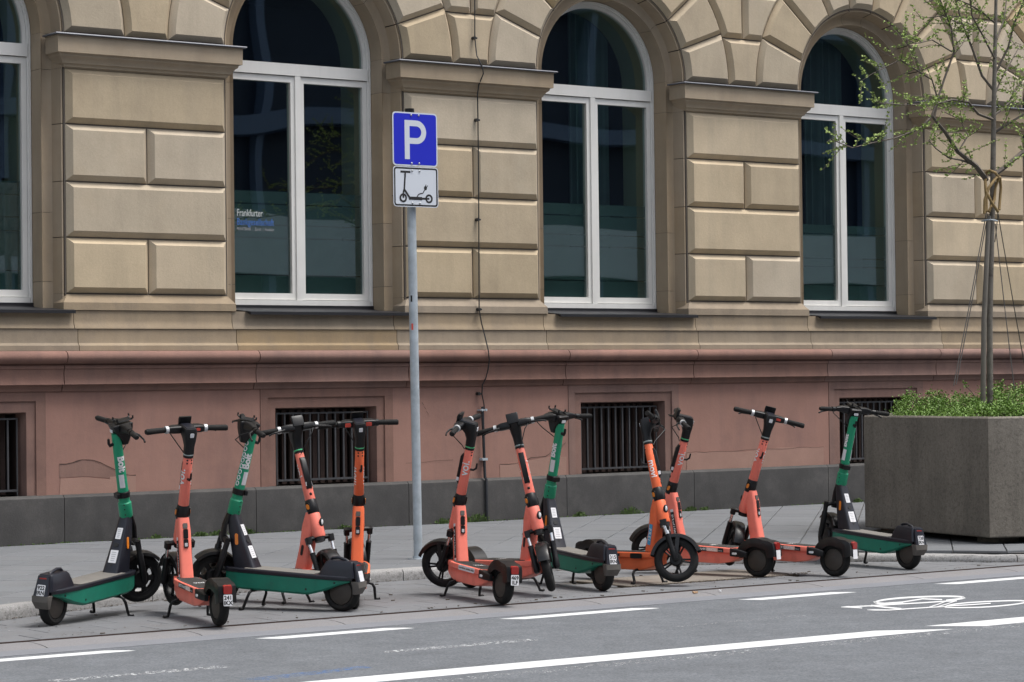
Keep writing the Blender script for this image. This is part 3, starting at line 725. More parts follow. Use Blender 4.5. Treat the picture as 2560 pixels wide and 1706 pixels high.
# ------------------------------------------------------------------ the arched windows
def frame_ring(cx_, r, w, y0, y1, zb):
    """upright frame bar of width w following jambs and arch, from zb up"""
    path = [(cx_ + r, zb)] + arc(cx_, r, 0, 180, 28) + [(cx_ - r, zb)]
    pin = [(cx_ + r - w, zb)] + arc(cx_, r - w, 0, 180, 28) + [(cx_ - r + w, zb)]
    rings = [[(p[0], y0, p[1]), (p[0], y1, p[1]), (q[0], y1, q[1]), (q[0], y0, q[1])] for p, q in zip(path, pin)]
    return MB().loft(rings)
for wi, (cx_, hw) in enumerate(WIN):
    w = empty('arched_window', (0, 0, 0), parent=bank); w.matrix_parent_inverse = Matrix.Translation((-15, 0, 0))
    r = hw - .166; YF = .345
    fr = frame_ring(cx_, r - .002, .032, YF, YF + .09, 2.12)
    fr.obj('outer_frame', 'window_paint', w)
    frame_ring(cx_, r - .006, .016, YF - .020, YF - .0005, 2.10).obj('cover_strip', 'window_paint', w)
    x0, x1 = cx_ - r + .034, cx_ + r - .034
    tr = MB(); tr.box(x0 - .004, x1 + .004, YF - .012, YF + .085, 4.268, 4.378); tr.obj('transom', 'window_paint', w)
    MB().box(x0 - .004, x1 + .004, YF - .018, YF + .085, 2.122, 2.17).obj('bottom_rail', 'window_paint', w)
    top = frame_ring(cx_, r - .036, .034, YF + .012, YF + .075, 4.379); top.obj('fanlight_sash', 'window_paint', w)
    sashes = ((x0, cx_ - .022), (cx_ + .022, x1))
    for a, b in sashes:
        s_ = MB(); y0, y1 = YF + .006, YF + .072
        s_.box(a + .003, a + .050, y0, y1, 2.174, 4.262); s_.box(b - .050, b - .003, y0, y1, 2.174, 4.262)
        s_.box(a + .050, b - .050, y0 + .0005, y1, 2.1745, 2.234); s_.box(a + .050, b - .050, y0 + .0005, y1, 4.205, 4.2615)
        sash = s_.obj('sash', 'window_paint', w, 0)
        MB().box(a + .044, b - .044, YF + .040, YF + .046, 2.226, 4.212).obj('pane', 'glass', sash, 0)
        seg = [(2.205, 2.40), (2.41, 2.745), (2.755, 2.865), (2.875, 3.06), (3.07, 3.182)] if wi != 3 else [(2.205, 2.40), (2.41, 2.60), (2.61, 2.69), (2.70, 2.96), (2.97, 3.06)]
        for z0, z1 in seg: MB().box(a + .046, b - .046, YF + .052, YF + .0545, z0, z1).obj('privacy_film', 'film', sash, 0)
    MB().box(cx_ - .030, cx_ + .030, YF - .010, YF + .085, 2.1705, 4.2675).obj('mullion', 'window_paint', w)
    ap = arc(cx_, r - .064, 0, 180, 24); mb = MB(); pts = [(cx_ + r - .064, 4.37)] + ap[0:] + [(cx_ - r + .064, 4.37)]
    n = len(pts); mb.loft([[(x, YF + .04, z) for x, z in pts], [(x, YF + .046, z) for x, z in pts]]); mb.obj('fanlight_pane', 'glass', w, 0)
    # metal sill
    a, b = cx_ - hw + .155, cx_ + hw - .02
    mb = MB(); mb.loft([[(a + .01, .36, 2.118), (a + .01, .30, 2.085), (a + .01, -.085, 2.052), (a + .035, -.105, 2.046), (a + .035, -.105, 2.020), (a + .03, -.097, 2.020), (a + .01, -.085, 2.040), (a + .01, .30, 2.073)],
                        [(b - .02, .36, 2.118), (b - .02, .30, 2.085), (b + .05, -.085, 2.052), (b + .05, -.105, 2.046), (b + .05, -.105, 2.020), (b + .05, -.097, 2.020), (b + .05, -.085, 2.040), (b - .02, .30, 2.073)]])
    sill = mb.obj('sill', 'dark_metal', w, 20)
    MB().box(a + .004, b - .01, .318, .36, 2.086, 2.122).obj('sill_upstand', 'dark_metal', sill, 0)
    # inside: plaster reveal and curtains
    mb = MB(); ri = r - .045; n = 24
    pth = [(cx_ + ri, 2.1)] + arc(cx_, ri, 0, 180, n) + [(cx_ - ri, 2.1)]
    mb.loft([[(x, .44, z) for x, z in pth], [(x, .80, z) for x, z in pth]], False); mb.obj('inner_reveal', 'room_reveal', w)
    MB().box(cx_ - ri, cx_ + ri, .44, .80, 2.05, 2.12).obj('inner_board', 'room_reveal', w, 0)
    if wi in (2, 3):
        spans = {2: [(.05, .55)], 3: [(-.62, -.30), (-.10, .45)]}[wi]
        for sx, ex_ in spans:
            mb = MB(); n = 60; ra, rb = [], []
            for i in range(n + 1):
                x = cx_ + .12 + sx + (ex_ - sx) * i / n; y = .95 + .03 * math.sin(i * 1.05) + .012 * math.sin(i * 2.7); ra.append((x, y, 1.9)); rb.append((x, y, 5.5))
            mb.loft([ra, rb], False); mb.obj('curtain', 'curtain', w)
# dark rooms behind
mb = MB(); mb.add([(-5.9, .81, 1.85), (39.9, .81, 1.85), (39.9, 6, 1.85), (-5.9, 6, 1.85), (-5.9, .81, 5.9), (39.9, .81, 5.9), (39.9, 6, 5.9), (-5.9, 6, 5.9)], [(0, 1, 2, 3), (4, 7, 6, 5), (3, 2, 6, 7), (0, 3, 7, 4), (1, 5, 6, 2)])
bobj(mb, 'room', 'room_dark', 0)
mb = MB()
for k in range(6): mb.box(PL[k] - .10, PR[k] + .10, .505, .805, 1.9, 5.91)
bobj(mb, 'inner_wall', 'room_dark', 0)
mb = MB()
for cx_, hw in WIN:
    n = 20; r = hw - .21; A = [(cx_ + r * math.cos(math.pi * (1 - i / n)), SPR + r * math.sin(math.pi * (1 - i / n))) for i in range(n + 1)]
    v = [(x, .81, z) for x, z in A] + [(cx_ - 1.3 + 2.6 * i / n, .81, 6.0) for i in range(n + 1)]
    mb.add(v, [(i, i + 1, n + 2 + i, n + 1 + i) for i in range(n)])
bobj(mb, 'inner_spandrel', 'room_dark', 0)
# lettering on the second window
cx_, hw = WIN[1]; xs = cx_ - hw + .166 + .05 + .062
lx = 11.285
for txt, size, z, m, sp, bo in (('Frankfurter', .090, 2.945, 'window_white', 1.0, .0006), ('Bankgesellschaft', .090, 2.862, 'window_blue', 1.0, 0), ('PRIVATBANK  |  Zürich  |  Frankfurt', .040, 2.812, 'grey_ink', 1.12, 0)):
    mb = text_mb(txt, size, (0, .3835, z), (1, 0, 0), (0, 0, 1), 'LEFT', bo, spacing=sp); wd = max(p[0] for p in mb.v); tw = {'F': .275, 'B': .395, 'P': .395}[txt[0]]
    mb.v = [(lx + p[0] * tw / wd, p[1], p[2]) for p in mb.v]; o = bobj(mb, 'window_lettering', m, 0)
# ------------------------------------------------------------------ cable down the facade
cb = empty('facade_cable', (13.69, -.1, 0), 'thin black cable running down the pier into a steel tube', 'cable')
P_ = [(13.664, -.068, 6.2), (13.664, -.068, 5.068), (13.659, -.075, 4.70), (13.68, -.10, 4.53), (13.745, -.17, 4.425), (13.755, -.165, 4.36), (13.70, -.10, 4.25), (13.683, -.08, 4.16), (13.685, -.075, 3.9), (13.684, -.07, 3.4), (13.681, -.072, 2.948), (13.676, -.07, 2.5), (13.673, -.085, 2.16), (13.673, -.09, 2.08), (13.70, -.09, 1.95), (13.745, -.11, 1.80), (13.775, -.175, 1.69), (13.785, -.175, 1.60), (13.768, -.11, 1.50), (13.74, -.095, 1.42), (13.70, -.06, 1.36), (13.694, -.04, 1.27), (13.715, -.035, 1.18), (13.722, -.035, 1.12)]
P_ = [(x * (19.6 + y) / 19.52, y, 1.38 + (z - 1.38) * (19.6 + y) / 19.52) for x, y, z in P_]
mb = MB(); mb.tube([(x - 13.69, y + .1, z) for x, y, z in P_], .006, 6); mb.obj('cable', 'cable_black', cb, 60)
for x, z, y in ((13.655, 4.70, -.06), (13.675, 3.91, -.06), (13.671, 2.95, -.06), (13.663, 2.085, -.075), (13.69, 1.275, -.015)):
    mb = MB(); mb.tube([(x - 13.69 - .0, y + .1 + .03, z), (x - 13.69, y + .1 - .03, z)], .016, 8); mb.tube([(x - 13.69 - .01, y + .1 - .018, z), (x - 13.69 + .03, y + .1 - .018, z)], .010, 6); mb.obj('clip', 'cable_black', cb)
cp = empty('cable_pipe', (13.74, -.04, 0), 'black steel tube clamped to the red plinth below the cable', 'pipe')
mb = MB(); mb.tube([(-.015, .0, 1.15), (-.005, -.002, .75), (.004, -.002, .47), (.012, -.014, .45), (.014, -.014, .03)], .014, 8); mb.obj('tube', 'pipe_black', cp, 60)
mb = MB(); mb.box(-.05, .03, -.02, .035, 1.11, 1.125); mb.tube([(-.035, -.018, 1.118), (-.035, -.03, 1.118)], .012, 8); mb.tube([(.012, -.018, 1.118), (.012, -.03, 1.118)], .012, 8); mb.obj('clamp', 'galvanised', cp)
mb = MB(); mb.box(-.034, .028, -.020, .035, .632, .655); mb.obj('clamp', 'galvanised', cp)
# ------------------------------------------------------------------ office building across the street (seen in the panes)
ob = empty('office_building', (40, -42, 0), 'modern office block with white floor bands and dark glass, across the street', 'building')
mb = MB(); mb.box(-60, 50, -14, -.3, 0, 24); mb.obj('glass_wall', 'facade_dark', ob, 0)
for k in range(5):
    z = 4.6 + k * 4.2; mb = MB(); mb.box(-60.2, 50.2, -.29, .35, z, z + (1.7 if k == 0 else .5)); mb.obj('floor_band', 'facade_white' if k == 0 else 'facade_blue', ob, 0)
for k in range(28):
    mb = MB(); mb.box(-60 + k * 4.0, -59.75 + k * 4.0, -.295, .1, 0, 24); mb.obj('column', 'facade_blue', ob, 0)

# ------------------------------------------------------------------ electric scooters
# local frame: x forward, y to the rider's left, z up, origin at the rear tyre's contact point
V_WB, V_RAKE, V_XT = .946, .290, .663
B_WB, B_RAKE, B_XT = .957, .229, .723
def axis_fn(xt, rake): return lambda z: Vector((xt - (z - 1.0) * math.tan(rake), 0, z))
AV, AB = axis_fn(V_XT, V_RAKE), axis_fn(B_XT, B_RAKE)
UV, UB = Vector((-math.sin(V_RAKE), 0, math.cos(V_RAKE))), Vector((-math.sin(B_RAKE), 0, math.cos(B_RAKE)))
FV, FB = Vector((math.cos(V_RAKE), 0, math.sin(V_RAKE))), Vector((math.cos(B_RAKE), 0, math.sin(B_RAKE)))   # forward, square to the steering axis
YL = Vector((0, 1, 0))
def ell_tube(mb, path, fw_, rx_, ry_, n=14):
    """tube whose section is an ellipse: rx_ along fw_, ry_ sideways"""
    rings = []
    for i, p in enumerate(path):
        a = rx_[i] if isinstance(rx_, (list, tuple)) else rx_; b = ry_[i] if isinstance(ry_, (list, tuple)) else ry_
        rings.append([Vector(p) + fw_ * a * math.cos(2 * math.pi * k / n) + YL * b * math.sin(2 * math.pi * k / n) for k in range(n)])
    return mb.loft(rings)
def box_loft(mb, secs, n=3):
    """rounded-box loft: sections (centre, ex, hx, ey, hy, r)"""
    rings = []
    for c, ex, hx, ey, hy, r in secs: rings.append([Vector(c) + Vector(ex) * a + Vector(ey) * b for a, b in rrect(0, 0, hx, hy, r, n)])
    return mb.loft(rings)
def stem_text(s, size, zc, A, U, F, r, side, bold=0.0, mbx=None):
    vv, ff = text_strips(s, size, 'CENTER', bold); c = A(zc); out = []
    for a, b in vv:
        b -= size * .34; ang = b / r; sgn = 1 if side > 0 else -1
        out.append(c + U * (a * sgn) + (r + .0012) * (YL * side * math.cos(ang) + F * math.sin(ang)))
    return (mbx or MB()).add(out, ff)
MESH = {}
def shared(key, fn):
    if key not in MESH: MESH[key] = fn()
    return MESH[key]
X, Zv, nX = Vector((1, 0, 0)), Vector((0, 0, 1)), Vector((-1, 0, 0))

def tyre_mesh(r, w): return MB().lathe_y([(r - .040, -w * .42), (r - .022, -w * .5), (r - .008, -w * .40), (r, -w * .14), (r, w * .14), (r - .008, w * .40), (r - .022, w * .5), (r - .040, w * .42), (r - .046, 0)], (0, 0, 0), 36, True)
def spoke_wheel(r, n, w):
    mb = MB(); mb.lathe_y([(r - .040, -.024), (r - .052, -.020), (r - .058, 0), (r - .052, .020), (r - .040, .024), (r - .036, 0)], (0, 0, 0), 36, True)
    mb.lathe_y([(.002, -.030), (.040, -.030), (.046, -.022), (.046, .022), (.040, .030), (.002, .030)], (0, 0, 0), 20)
    for k in range(n):
        for d in (-.16, .16):
            a = 2 * math.pi * k / n + d; b = 2 * math.pi * k / n + d * .72
            mb.tube([(.036 * math.cos(a), 0, .036 * math.sin(a)), ((r - .052) * math.cos(b), 0, (r - .052) * math.sin(b))], [.008, .006], 6)
    return mb
def cast_wheel(r, n, w):
    mb = MB(); mb.lathe_y([(r - .040, -.024), (r - .062, -.022), (r - .070, 0), (r - .062, .022), (r - .040, .024), (r - .036, 0)], (0, 0, 0), 36, True)
    mb.lathe_y([(.002, -.034), (.052, -.034), (.062, -.020), (.062, .020), (.052, .034), (.002, .034)], (0, 0, 0), 20)
    for k in range(n):
        a = 2 * math.pi * k / n; u = Vector((math.cos(a), 0, math.sin(a))); t_ = Vector((-u.z, 0, u.x))
        box_loft(mb, [(u * .055, t_, .022, YL, .017, .006), (u * .075, t_, .015, YL, .015, .006), (u * (r - .060), t_, .022, YL, .016, .006)])
    return mb
def solid_hub(r): return MB().lathe_y([(.002, -.034), (r - .075, -.034), (r - .060, -.027), (r - .046, -.024), (r - .036, 0), (r - .046, .024), (r - .060, .027), (r - .075, .034), (.002, .034)], (0, 0, 0), 32)
def wheel(parent, name, c, r, w, kind, M=None, hub='rim_black'):
    e = empty(name, parent=parent); e.matrix_local = (M or Matrix()) @ Matrix.Translation(c)
    put('tyre', shared(('ty', r, w), lambda: tyre_mesh(r, w).mesh('tyre', 'rubber', 40)), e)
    f = {'spoke': lambda: spoke_wheel(r, 5, w), 'cast': lambda: cast_wheel(r, 6, w), 'solid': lambda: solid_hub(r)}[kind]
    put('rim', shared(('rim', kind, r, hub), lambda: f().mesh('rim', hub, 35)), e)
    return e
def fender_arc(mb, c, r, a0, a1, hw, n=14, drop=.02, t=.003):
    for rr in (r, r - t):
        rings = []
        for i in range(n + 1):
            a = R(a0 + (a1 - a0) * i / n); u = Vector((math.cos(a), 0, math.sin(a)))
            rings.append([Vector(c) + u * (rr - drop) + YL * hw, Vector(c) + u * (rr - drop * .25) + YL * hw * .92, Vector(c) + u * rr + YL * hw * .5, Vector(c) + u * rr - YL * hw * .5, Vector(c) + u * (rr - drop * .25) - YL * hw * .92, Vector(c) + u * (rr - drop) - YL * hw])
        mb.loft(rings, False)
    return mb
def plate_part(parent, o, up, txt):
    """licence plate: white plate, two rows of dark characters"""
    ex = -YL; up = Vector(up).normalized()
    p = plate_mb(o, ex, up, .056, .068, .0025, .005).obj('license_plate', 'white_sticker', parent)
    nn = ex.cross(up)
    if txt:
        a, b = txt.split(); mb = text_mb(a, .034, Vector(o) + up * .004 + nn * .0032, ex, up, 'CENTER', .0012); text_mb(b, .034, Vector(o) - up * .027 + nn * .0032, ex, up, 'CENTER', .0012, mbx=mb); mb.obj('plate_number', 'black_ink', p, 0)
    return p

def make_voi(pr, label, paint, plate=None, led='led_off', brand='voi.', side_sticker=None, tube_sticker=None, rear_labels=True, sil='silver_ring', group=None, name='electric_scooter'):
    x, y, h, lean, steer, pitch = pr
    root = empty(name, (0, 0, 0), label, 'scooter', group)
    root.matrix_world = Matrix.Translation((x, y, BAY_Z)) @ Matrix.Rotation(R(h), 4, 'Z') @ Matrix.Rotation(R(lean), 4, 'X') @ Matrix.Rotation(-R(pitch), 4, 'Y')
    A0 = AV(1.0); MS = Matrix.Translation(A0) @ Matrix.Rotation(R(steer), 4, UV) @ Matrix.Translation(-A0)
    pt = paint
    # frame: head tube and down tube
    def f_frame():
        mb = MB(); ell_tube(mb, [AV(.580), AV(.57), AV(.50), AV(.43), AV(.418)], FV, [.036, .040, .043, .045, .040], [.036, .040, .042, .044, .040], 18)
        box_loft(mb, [((.772, 0, .585), X, .030, YL, .036, .018), ((.760, 0, .50), X, .046, YL, .040, .018), ((.735, 0, .36), X, .045, YL, .040, .018), ((.695, 0, .205), X, .048, YL, .042, .018), ((.690, 0, .18), X, .050, YL, .043, .018)])
        return mb.mesh('frame', pt, 40)
    fr = put('frame', shared(('vframe', pt), f_frame), root)
    def f_deck():
        mb = MB()
        secs = [(.175, .088, .040, .150), (.22, .091, .030, .148), (.55, .091, .030, .148), (.66, .088, .032, .148), (.74, .068, .045, .150), (.80, .050, .055, .150)]
        box_loft(mb, [((x_, 0, .188), YL, hw, Zv, .020, .008) for x_, hw, _, _ in secs])
        box_loft(mb, [((.135, 0, .150), YL, .055, Zv, .016, .006), ((.20, 0, .135), YL, .070, Zv, .034, .008), ((.30, 0, .127), YL, .072, Zv, .043, .008), ((.62, 0, .124), YL, .072, Zv, .045, .008), ((.72, 0, .135), YL, .060, Zv, .040, .008), ((.80, 0, .150), YL, .045, Zv, .030, .008)])
        return mb.mesh('deck', pt, 35)
    dk = put('deck', shared(('vdeck', pt), f_deck), root)
    def f_mat():
        mb = MB(); box_loft(mb, [((x_, 0, .2095), YL, hw, Zv, .002, .0015) for x_, hw in ((.185, .076), (.55, .079), (.655, .070), (.72, .052))])
        for k in range(22):
            x_ = .20 + k * .0235; w = .070 if x_ < .6 else .055; mb.box(x_, x_ + .006, -w, w, .2116, .2132)
        return mb.mesh('grip_mat', 'deck_mat', 35)
    gm = put('grip_mat', shared('vmat', f_mat), dk)
    put('mat_logo', shared('vmatlogo', lambda: text_mb('voi.', .060, (.38, .0, .2140), (0, -1, 0), (1, 0, 0), 'CENTER', .001).mesh('mat_logo', 'white_ink', 0)), gm) if brand == 'voi.' else None
    # black end blocks of the deck with side reflectors
    def f_end(s_):
        mb = MB()
        box_loft(mb, [((.190, s_ * .070, .178), YL, .026, Zv, .030, .008), ((.11, s_ * .068, .172), YL, .022, Zv, .026, .008), ((.06, s_ * .062, .165), YL, .012, Zv, .020, .006)])
        return mb.mesh('deck_end', 'black_plastic', 35)
    for s_ in (-1, 1):
        de = put('deck_end', shared(('vend', s_), lambda: f_end(s_)), root); plate_mb((.150, s_ * .0955, .170), X * -s_, Zv, .040, .016, .003, .007).obj('side_reflector', 'reflector', de)
    # rear wheel and mudguard
    wheel(root, 'rear_wheel', (0, 0, .125), .125, .062, 'solid', hub='hub_dirty')
    def f_fend():
        mb = MB(); c = (0, 0, .125); n = 14
        prof = []
        for i in range(n + 1):
            a = R(8 + (112 - 8) * i / n); prof.append(Vector((math.cos(a) * .168, 0, .125 + math.sin(a) * .168)))
        prof += [Vector((-.115, 0, .276)), Vector((-.150, 0, .262)), Vector((-.160, 0, .235)), Vector((-.168, 0, .165))]
        for sc, hw in ((1.0, .062), (.93, .056)):
            rings = []
            for i, p in enumerate(prof):
                q = Vector((p.x * sc, 0, .125 + (p.z - .125) * sc)); inn = Vector((0, 0, .125)) + (q - Vector((0, 0, .125))) * .80
                if i > n: inn = Vector((q.x + .035, 0, q.z - .012))
                rings.append([inn + YL * hw, q + YL * hw * .88, q + YL * hw * .45, q - YL * hw * .45, q - YL * hw * .88, inn - YL * hw])
            mb.loft(rings, False)
        for s_ in (-1, 1):                                         # side skirts
            rings = [[Vector((0, 0, .125)) + (p - Vector((0, 0, .125))) * f_ + YL * s_ * (.061 if f_ < .99 else .055) for f_ in (1.0, .86, .62)] for p in prof]
            mb.loft(rings, False)
        return mb.mesh('rear_fender', 'fender_plastic', 40)
    fd = put('rear_fender', shared('vfend', f_fend), root)
    def f_tail():
        mb = MB(); box_loft(mb, [((-.148, 0, .243), YL, .028, Zv, .026, .008), ((-.168, 0, .240), YL, .026, Zv, .024, .008)]); return mb.mesh('tail_light', 'red_lamp', 35)
    put('tail_light', shared('vtail', f_tail), fd)
    plate_part(fd, (-.171, 0, .178), (.10, 0, 1), plate)
    # double kickstand
    zf = -math.tan(R(pitch)) * .65
    mb = MB()
    for s_ in (-1, 1): mb.tube([(.61, 0, .080), (.61, s_ * .085, .082), (.612, s_ * .108, .074), (.618, s_ * .122, .050), (.640, s_ * .128, zf + .03), (.645, s_ * .130, zf + .012), (.650, s_ * .150, zf + .009), (.652, s_ * .162, zf + .013)], .0095, 8)
    mb.obj('kickstand', 'black_plastic', root, 60)
    # stem
    def f_stem(): return ell_tube(MB(), [AV(.66), AV(.67), AV(.85), AV(.985), AV(.99)], FV, [.030, .035, .032, .030, .028], [.030, .035, .032, .030, .028], 20).mesh('stem', pt, 50)
    st = put('stem', shared(('vstem', pt), f_stem), root, MS)
    for s_ in (-1, 1):
        stem_text(brand, .078 if brand == 'voi.' else .066, .855 if brand == 'voi.' else .80, AV, UV, FV, .0325, s_, .0012).obj('brand_lettering', 'white_ink', st, 0)
    for k_, (z_, a) in enumerate(((.965, .5), (.945, .5), (.965, -.5), (.945, -.5))):
        d = -FV * math.cos(a) + YL * math.sin(a); p = AV(z_); put('screw_hole', shared(('vhole', k_), lambda: MB().tube([p + d * .028, p + d * .0315], .006, 8).mesh('screw_hole', 'black_ink', 0)), st)
    def f_box():
        mb = MB(); secs = []
        for z_, d, hd in ((.735, .030, .006), (.755, .037, .014), (.92, .035, .014), (.945, .029, .006)):
            secs.append((AV(z_) + FV * d, FV, hd, YL, .019, .005))
        box_loft(mb, secs); return mb.mesh('control_box', 'black_plastic', 40)
    cbx = put('control_box', shared('vbox', f_box), st, None)
    for s_ in (1, -1): plate_mb(AV(.765) + FV * .040 + YL * s_ * .0192, UV * s_, FV, .026, .018, .001, .002).obj('blank_label', 'white_sticker', cbx)
    def f_hook():
        mb = MB(); b = AV(.845); mb.tube([b - FV * .026, b - FV * .055 + UV * .002, b - FV * .072 + UV * .018, b - FV * .072 + UV * .055], [.009, .008, .0075, .006], 8); return mb.mesh('bag_hook', 'black_plastic', 60)
    put('bag_hook', shared('vhook', f_hook), st)
    put('button', shared('vbut', lambda: MB().sphere(AV(.70) + FV * .031, .011, 8, 6).mesh('button', 'black_plastic', 60)), st)
    # collar with turn signals
    def f_col(): return ell_tube(MB(), [AV(.574), AV(.578), AV(.62), AV(.662), AV(.667)], FV, [.038, .041, .040, .0385, .035], [.038, .041, .040, .0385, .035], 20).mesh('collar', 'black_plastic', 50)
    co = put('collar', shared('vcol', f_col), root)
    for s_ in (-1, 1):
        plate_mb(AV(.62) + YL * s_ * .039, X * -s_, UV, .034, .062, .006, .012).obj('signal_housing', 'black_plastic', co)
        plate_mb(AV(.62) + YL * s_ * .0435, X * -s_, UV, .023, .036, .005, .011).obj('turn_signal', 'amber', co)
    put('headlight', shared('vhl', lambda: MB().sphere(AV(.505) + FV * .046, .020, 10, 8, (.5, 1, 1.6)).mesh('headlight', 'black_plastic', 60)), root)
    put('headlight_lens', shared('vhl2', lambda: MB().sphere(AV(.505) + FV * .051, .013, 10, 8, (.5, 1, 1.6)).mesh('headlight_lens', 'reflector', 60)), root)
    if rear_labels:
        for z_, hh, m_ in ((.535, .034, 'grey_flap'), (.485, .060, 'black_plastic'), (.425, .055, 'black_plastic')):
            q = (.58 - z_) / (.58 - .2); xx = .742 - .095 * max(0, q - .1) - .010 * (1 if q < .5 else 1.0)
            xx = {.535: .7265, .485: .7115, .425: .7008}[z_]
            e = plate_mb((xx - .001, 0, z_), -YL, Vector((.20, 0, 1)), .030, hh, .006, .006).obj('rear_label', m_, fr)
            if z_ < .5: plate_mb((xx - .0045, 0, z_ - hh * .13), -YL, Vector((.20, 0, 1)), .019, .022, .004, .002).obj('blank_label', 'white_sticker' if z_ == .485 else 'grey_ink', e)
    # LED ring, neck and head
    put('led_ring', shared(('vled', led), lambda: ell_tube(MB(), [AV(.994), AV(1.002)], FV, .0325, .0325, 20).mesh('led_ring', led, 50)), root, MS)
    def f_neck():
        mb = MB(); ell_tube(mb, [AV(.978), AV(.990)], FV, .0325, .0325, 18)
        P = lambda z_, d: AV(z_) + FV * d
        box_loft(mb, [(P(1.002, .0), FV, .0315, YL, .0315, .024), (P(1.05, .002), FV, .032, YL, .031, .022), (P(1.085, .010), FV, .041, YL, .036, .02), (P(1.120, .034), FV, .062, YL, .040, .02), (P(1.148, .045), FV, .068, YL, .041, .018), (P(1.160, .047), FV, .062, YL, .038, .014)])
        return mb.mesh('neck', 'black_plastic', 45)
    nk = put('neck', shared('vneck', f_neck), root, MS)
    def f_dash():
        mb = MB(); P = lambda z_, d: AV(z_) + FV * d
        box_loft(mb, [(P(1.157, .046), FV, .054, YL, .032, .01), (P(1.164, .046), FV, .050, YL, .029, .01)]); return mb.mesh('display', 'bolt_navy', 40)
    put('display', shared('vdash', f_dash), nk)
    plate_mb(AV(1.125) - FV * .0295, -YL, UV, .026, .028, .002, .004).obj('blank_label', 'white_sticker', nk)
    def f_phone():
        mb = MB(); P = lambda z_, d: AV(z_) + FV * d
        box_loft(mb, [(P(1.135, .110), FV, .009, YL, .040, .006), (P(1.185, .108), FV, .011, YL, .042, .006), (P(1.203, .102), FV, .009, YL, .041, .006)]); return mb.mesh('phone_holder', 'black_plastic', 40)
    put('phone_holder', shared('vphone', f_phone), nk)
    # handlebar
    C = AV(1.132) + FV * .083
    def f_bar():
        mb = MB()
        for s_ in (-1, 1): box_loft(mb, [(C + YL * s_ * .030, FV, .030, UV, .025, .014), (C + YL * s_ * .090, FV, .030, UV, .024, .014), (C + YL * s_ * .120 - FV * .006, FV, .020, UV, .020, .012)])
        return mb.mesh('handlebar', 'black_plastic', 45)
    hb = put('handlebar', shared('vbar', f_bar), root, MS)
    for s_ in (-1, 1):
        put('grip_ring', shared(('vring', s_, sil), lambda: MB().tube([C + YL * s_ * .122 - FV * .006, C + YL * s_ * .142 - FV * .008], .0245, 14).mesh('grip_ring', sil, 50)), hb)
        put('grip', shared(('vgrip', s_), lambda: MB().tube([C + YL * s_ * .143 - FV * .008, C + YL * s_ * .20 - FV * .014, C + YL * s_ * .268 - FV * .024, C + YL * s_ * .278 - FV * .026], [.0175, .0188, .0195, .015], 12).mesh('grip', 'rubber', 50)), hb)
        put('brake_lever', shared(('vlev', s_), lambda: MB().tube([C + YL * s_ * .105 + FV * .022 - UV * .012, C + YL * s_ * .14 + FV * .040 - UV * .020, C + YL * s_ * .20 + FV * .038 - UV * .028, C + YL * s_ * .225 + FV * .030 - UV * .036], [.009, .007, .0055, .006], 8).mesh('brake_lever', 'black_plastic', 60)), hb)
    put('brake_cable', shared('vcable', lambda: MB().tube([C + YL * .10 + FV * .02 - UV * .02, C + YL * .07 + FV * .055 - UV * .06, AV(1.0) + FV * .055 + YL * .02, AV(.97) + FV * .036], .0035, 6).mesh('brake_cable', 'cable_black', 60)), hb)
    if brand != 'voi.':
        for s_ in (-1, 1): plate_mb(C + YL * s_ * .072 - FV * .0302, -YL, UV, .040, .026, .002, .004).obj('red_sticker', 'red_sticker', hb)
    else: plate_mb(C - YL * .072 - FV * .0302, -YL, UV, .034, .018, .002, .004).obj('red_sticker', 'red_sticker', hb)
    # fork, front wheel and mudguard turn with the bars
    FW = Vector((V_WB, 0, .158))
    dn = (FW - AV(.45) - FV * .02).normalized()
    def f_crown():
        mb = MB(); c = AV(.405); mb.tube([AV(.43), AV(.39)], .036, 16)
        mb.tube([c + YL * .088, c + YL * .07 + UV * .012, c + UV * .016, c - YL * .07 + UV * .012, c - YL * .088], .017, 8)
        for s_ in (-1, 1): box_loft(mb, [(c + YL * s_ * .080 + UV * .022, FV, .024, YL, .019, .008), (c + YL * s_ * .080 - UV * .022, FV, .022, YL, .018, .008)])
        return mb.mesh('fork', 'black_plastic', 45)
    fk = put('fork', shared('vcrown', f_crown), root, MS)
    for s_ in (-1, 1):
        top = AV(.385) + YL * s_ * .080; bot = FW + YL * s_ * .070; mid_ = top + (bot - top) * .30
        put('stanchion', shared(('vst', s_), lambda: MB().tube([top, mid_], .0115, 10).mesh('stanchion', 'chrome', 60)), fk)
        put('fork_leg', shared(('vleg', s_), lambda: MB().tube([mid_ - (bot - top) * .03, mid_, top + (bot - top) * .75, bot, bot + (bot - top) * .06], [.021, .019, .021, .022, .015], 10).mesh('fork_leg', 'black_plastic', 60)), fk)
    wheel(root, 'front_wheel', FW, .158, .056, 'spoke', MS)
    def f_ff():
        mb = MB(); fender_arc(mb, FW, .188, 25, 175, .043, 16, .026)
        for s_ in (-1, 1): mb.box(FW.x - .014, FW.x + .014, s_ * .046 - .003, s_ * .046 + .003, FW.z + .0, FW.z + .165)
        return mb.mesh('front_fender', 'fender_plastic', 40)
    put('front_fender', shared('vff', f_ff), root, MS)
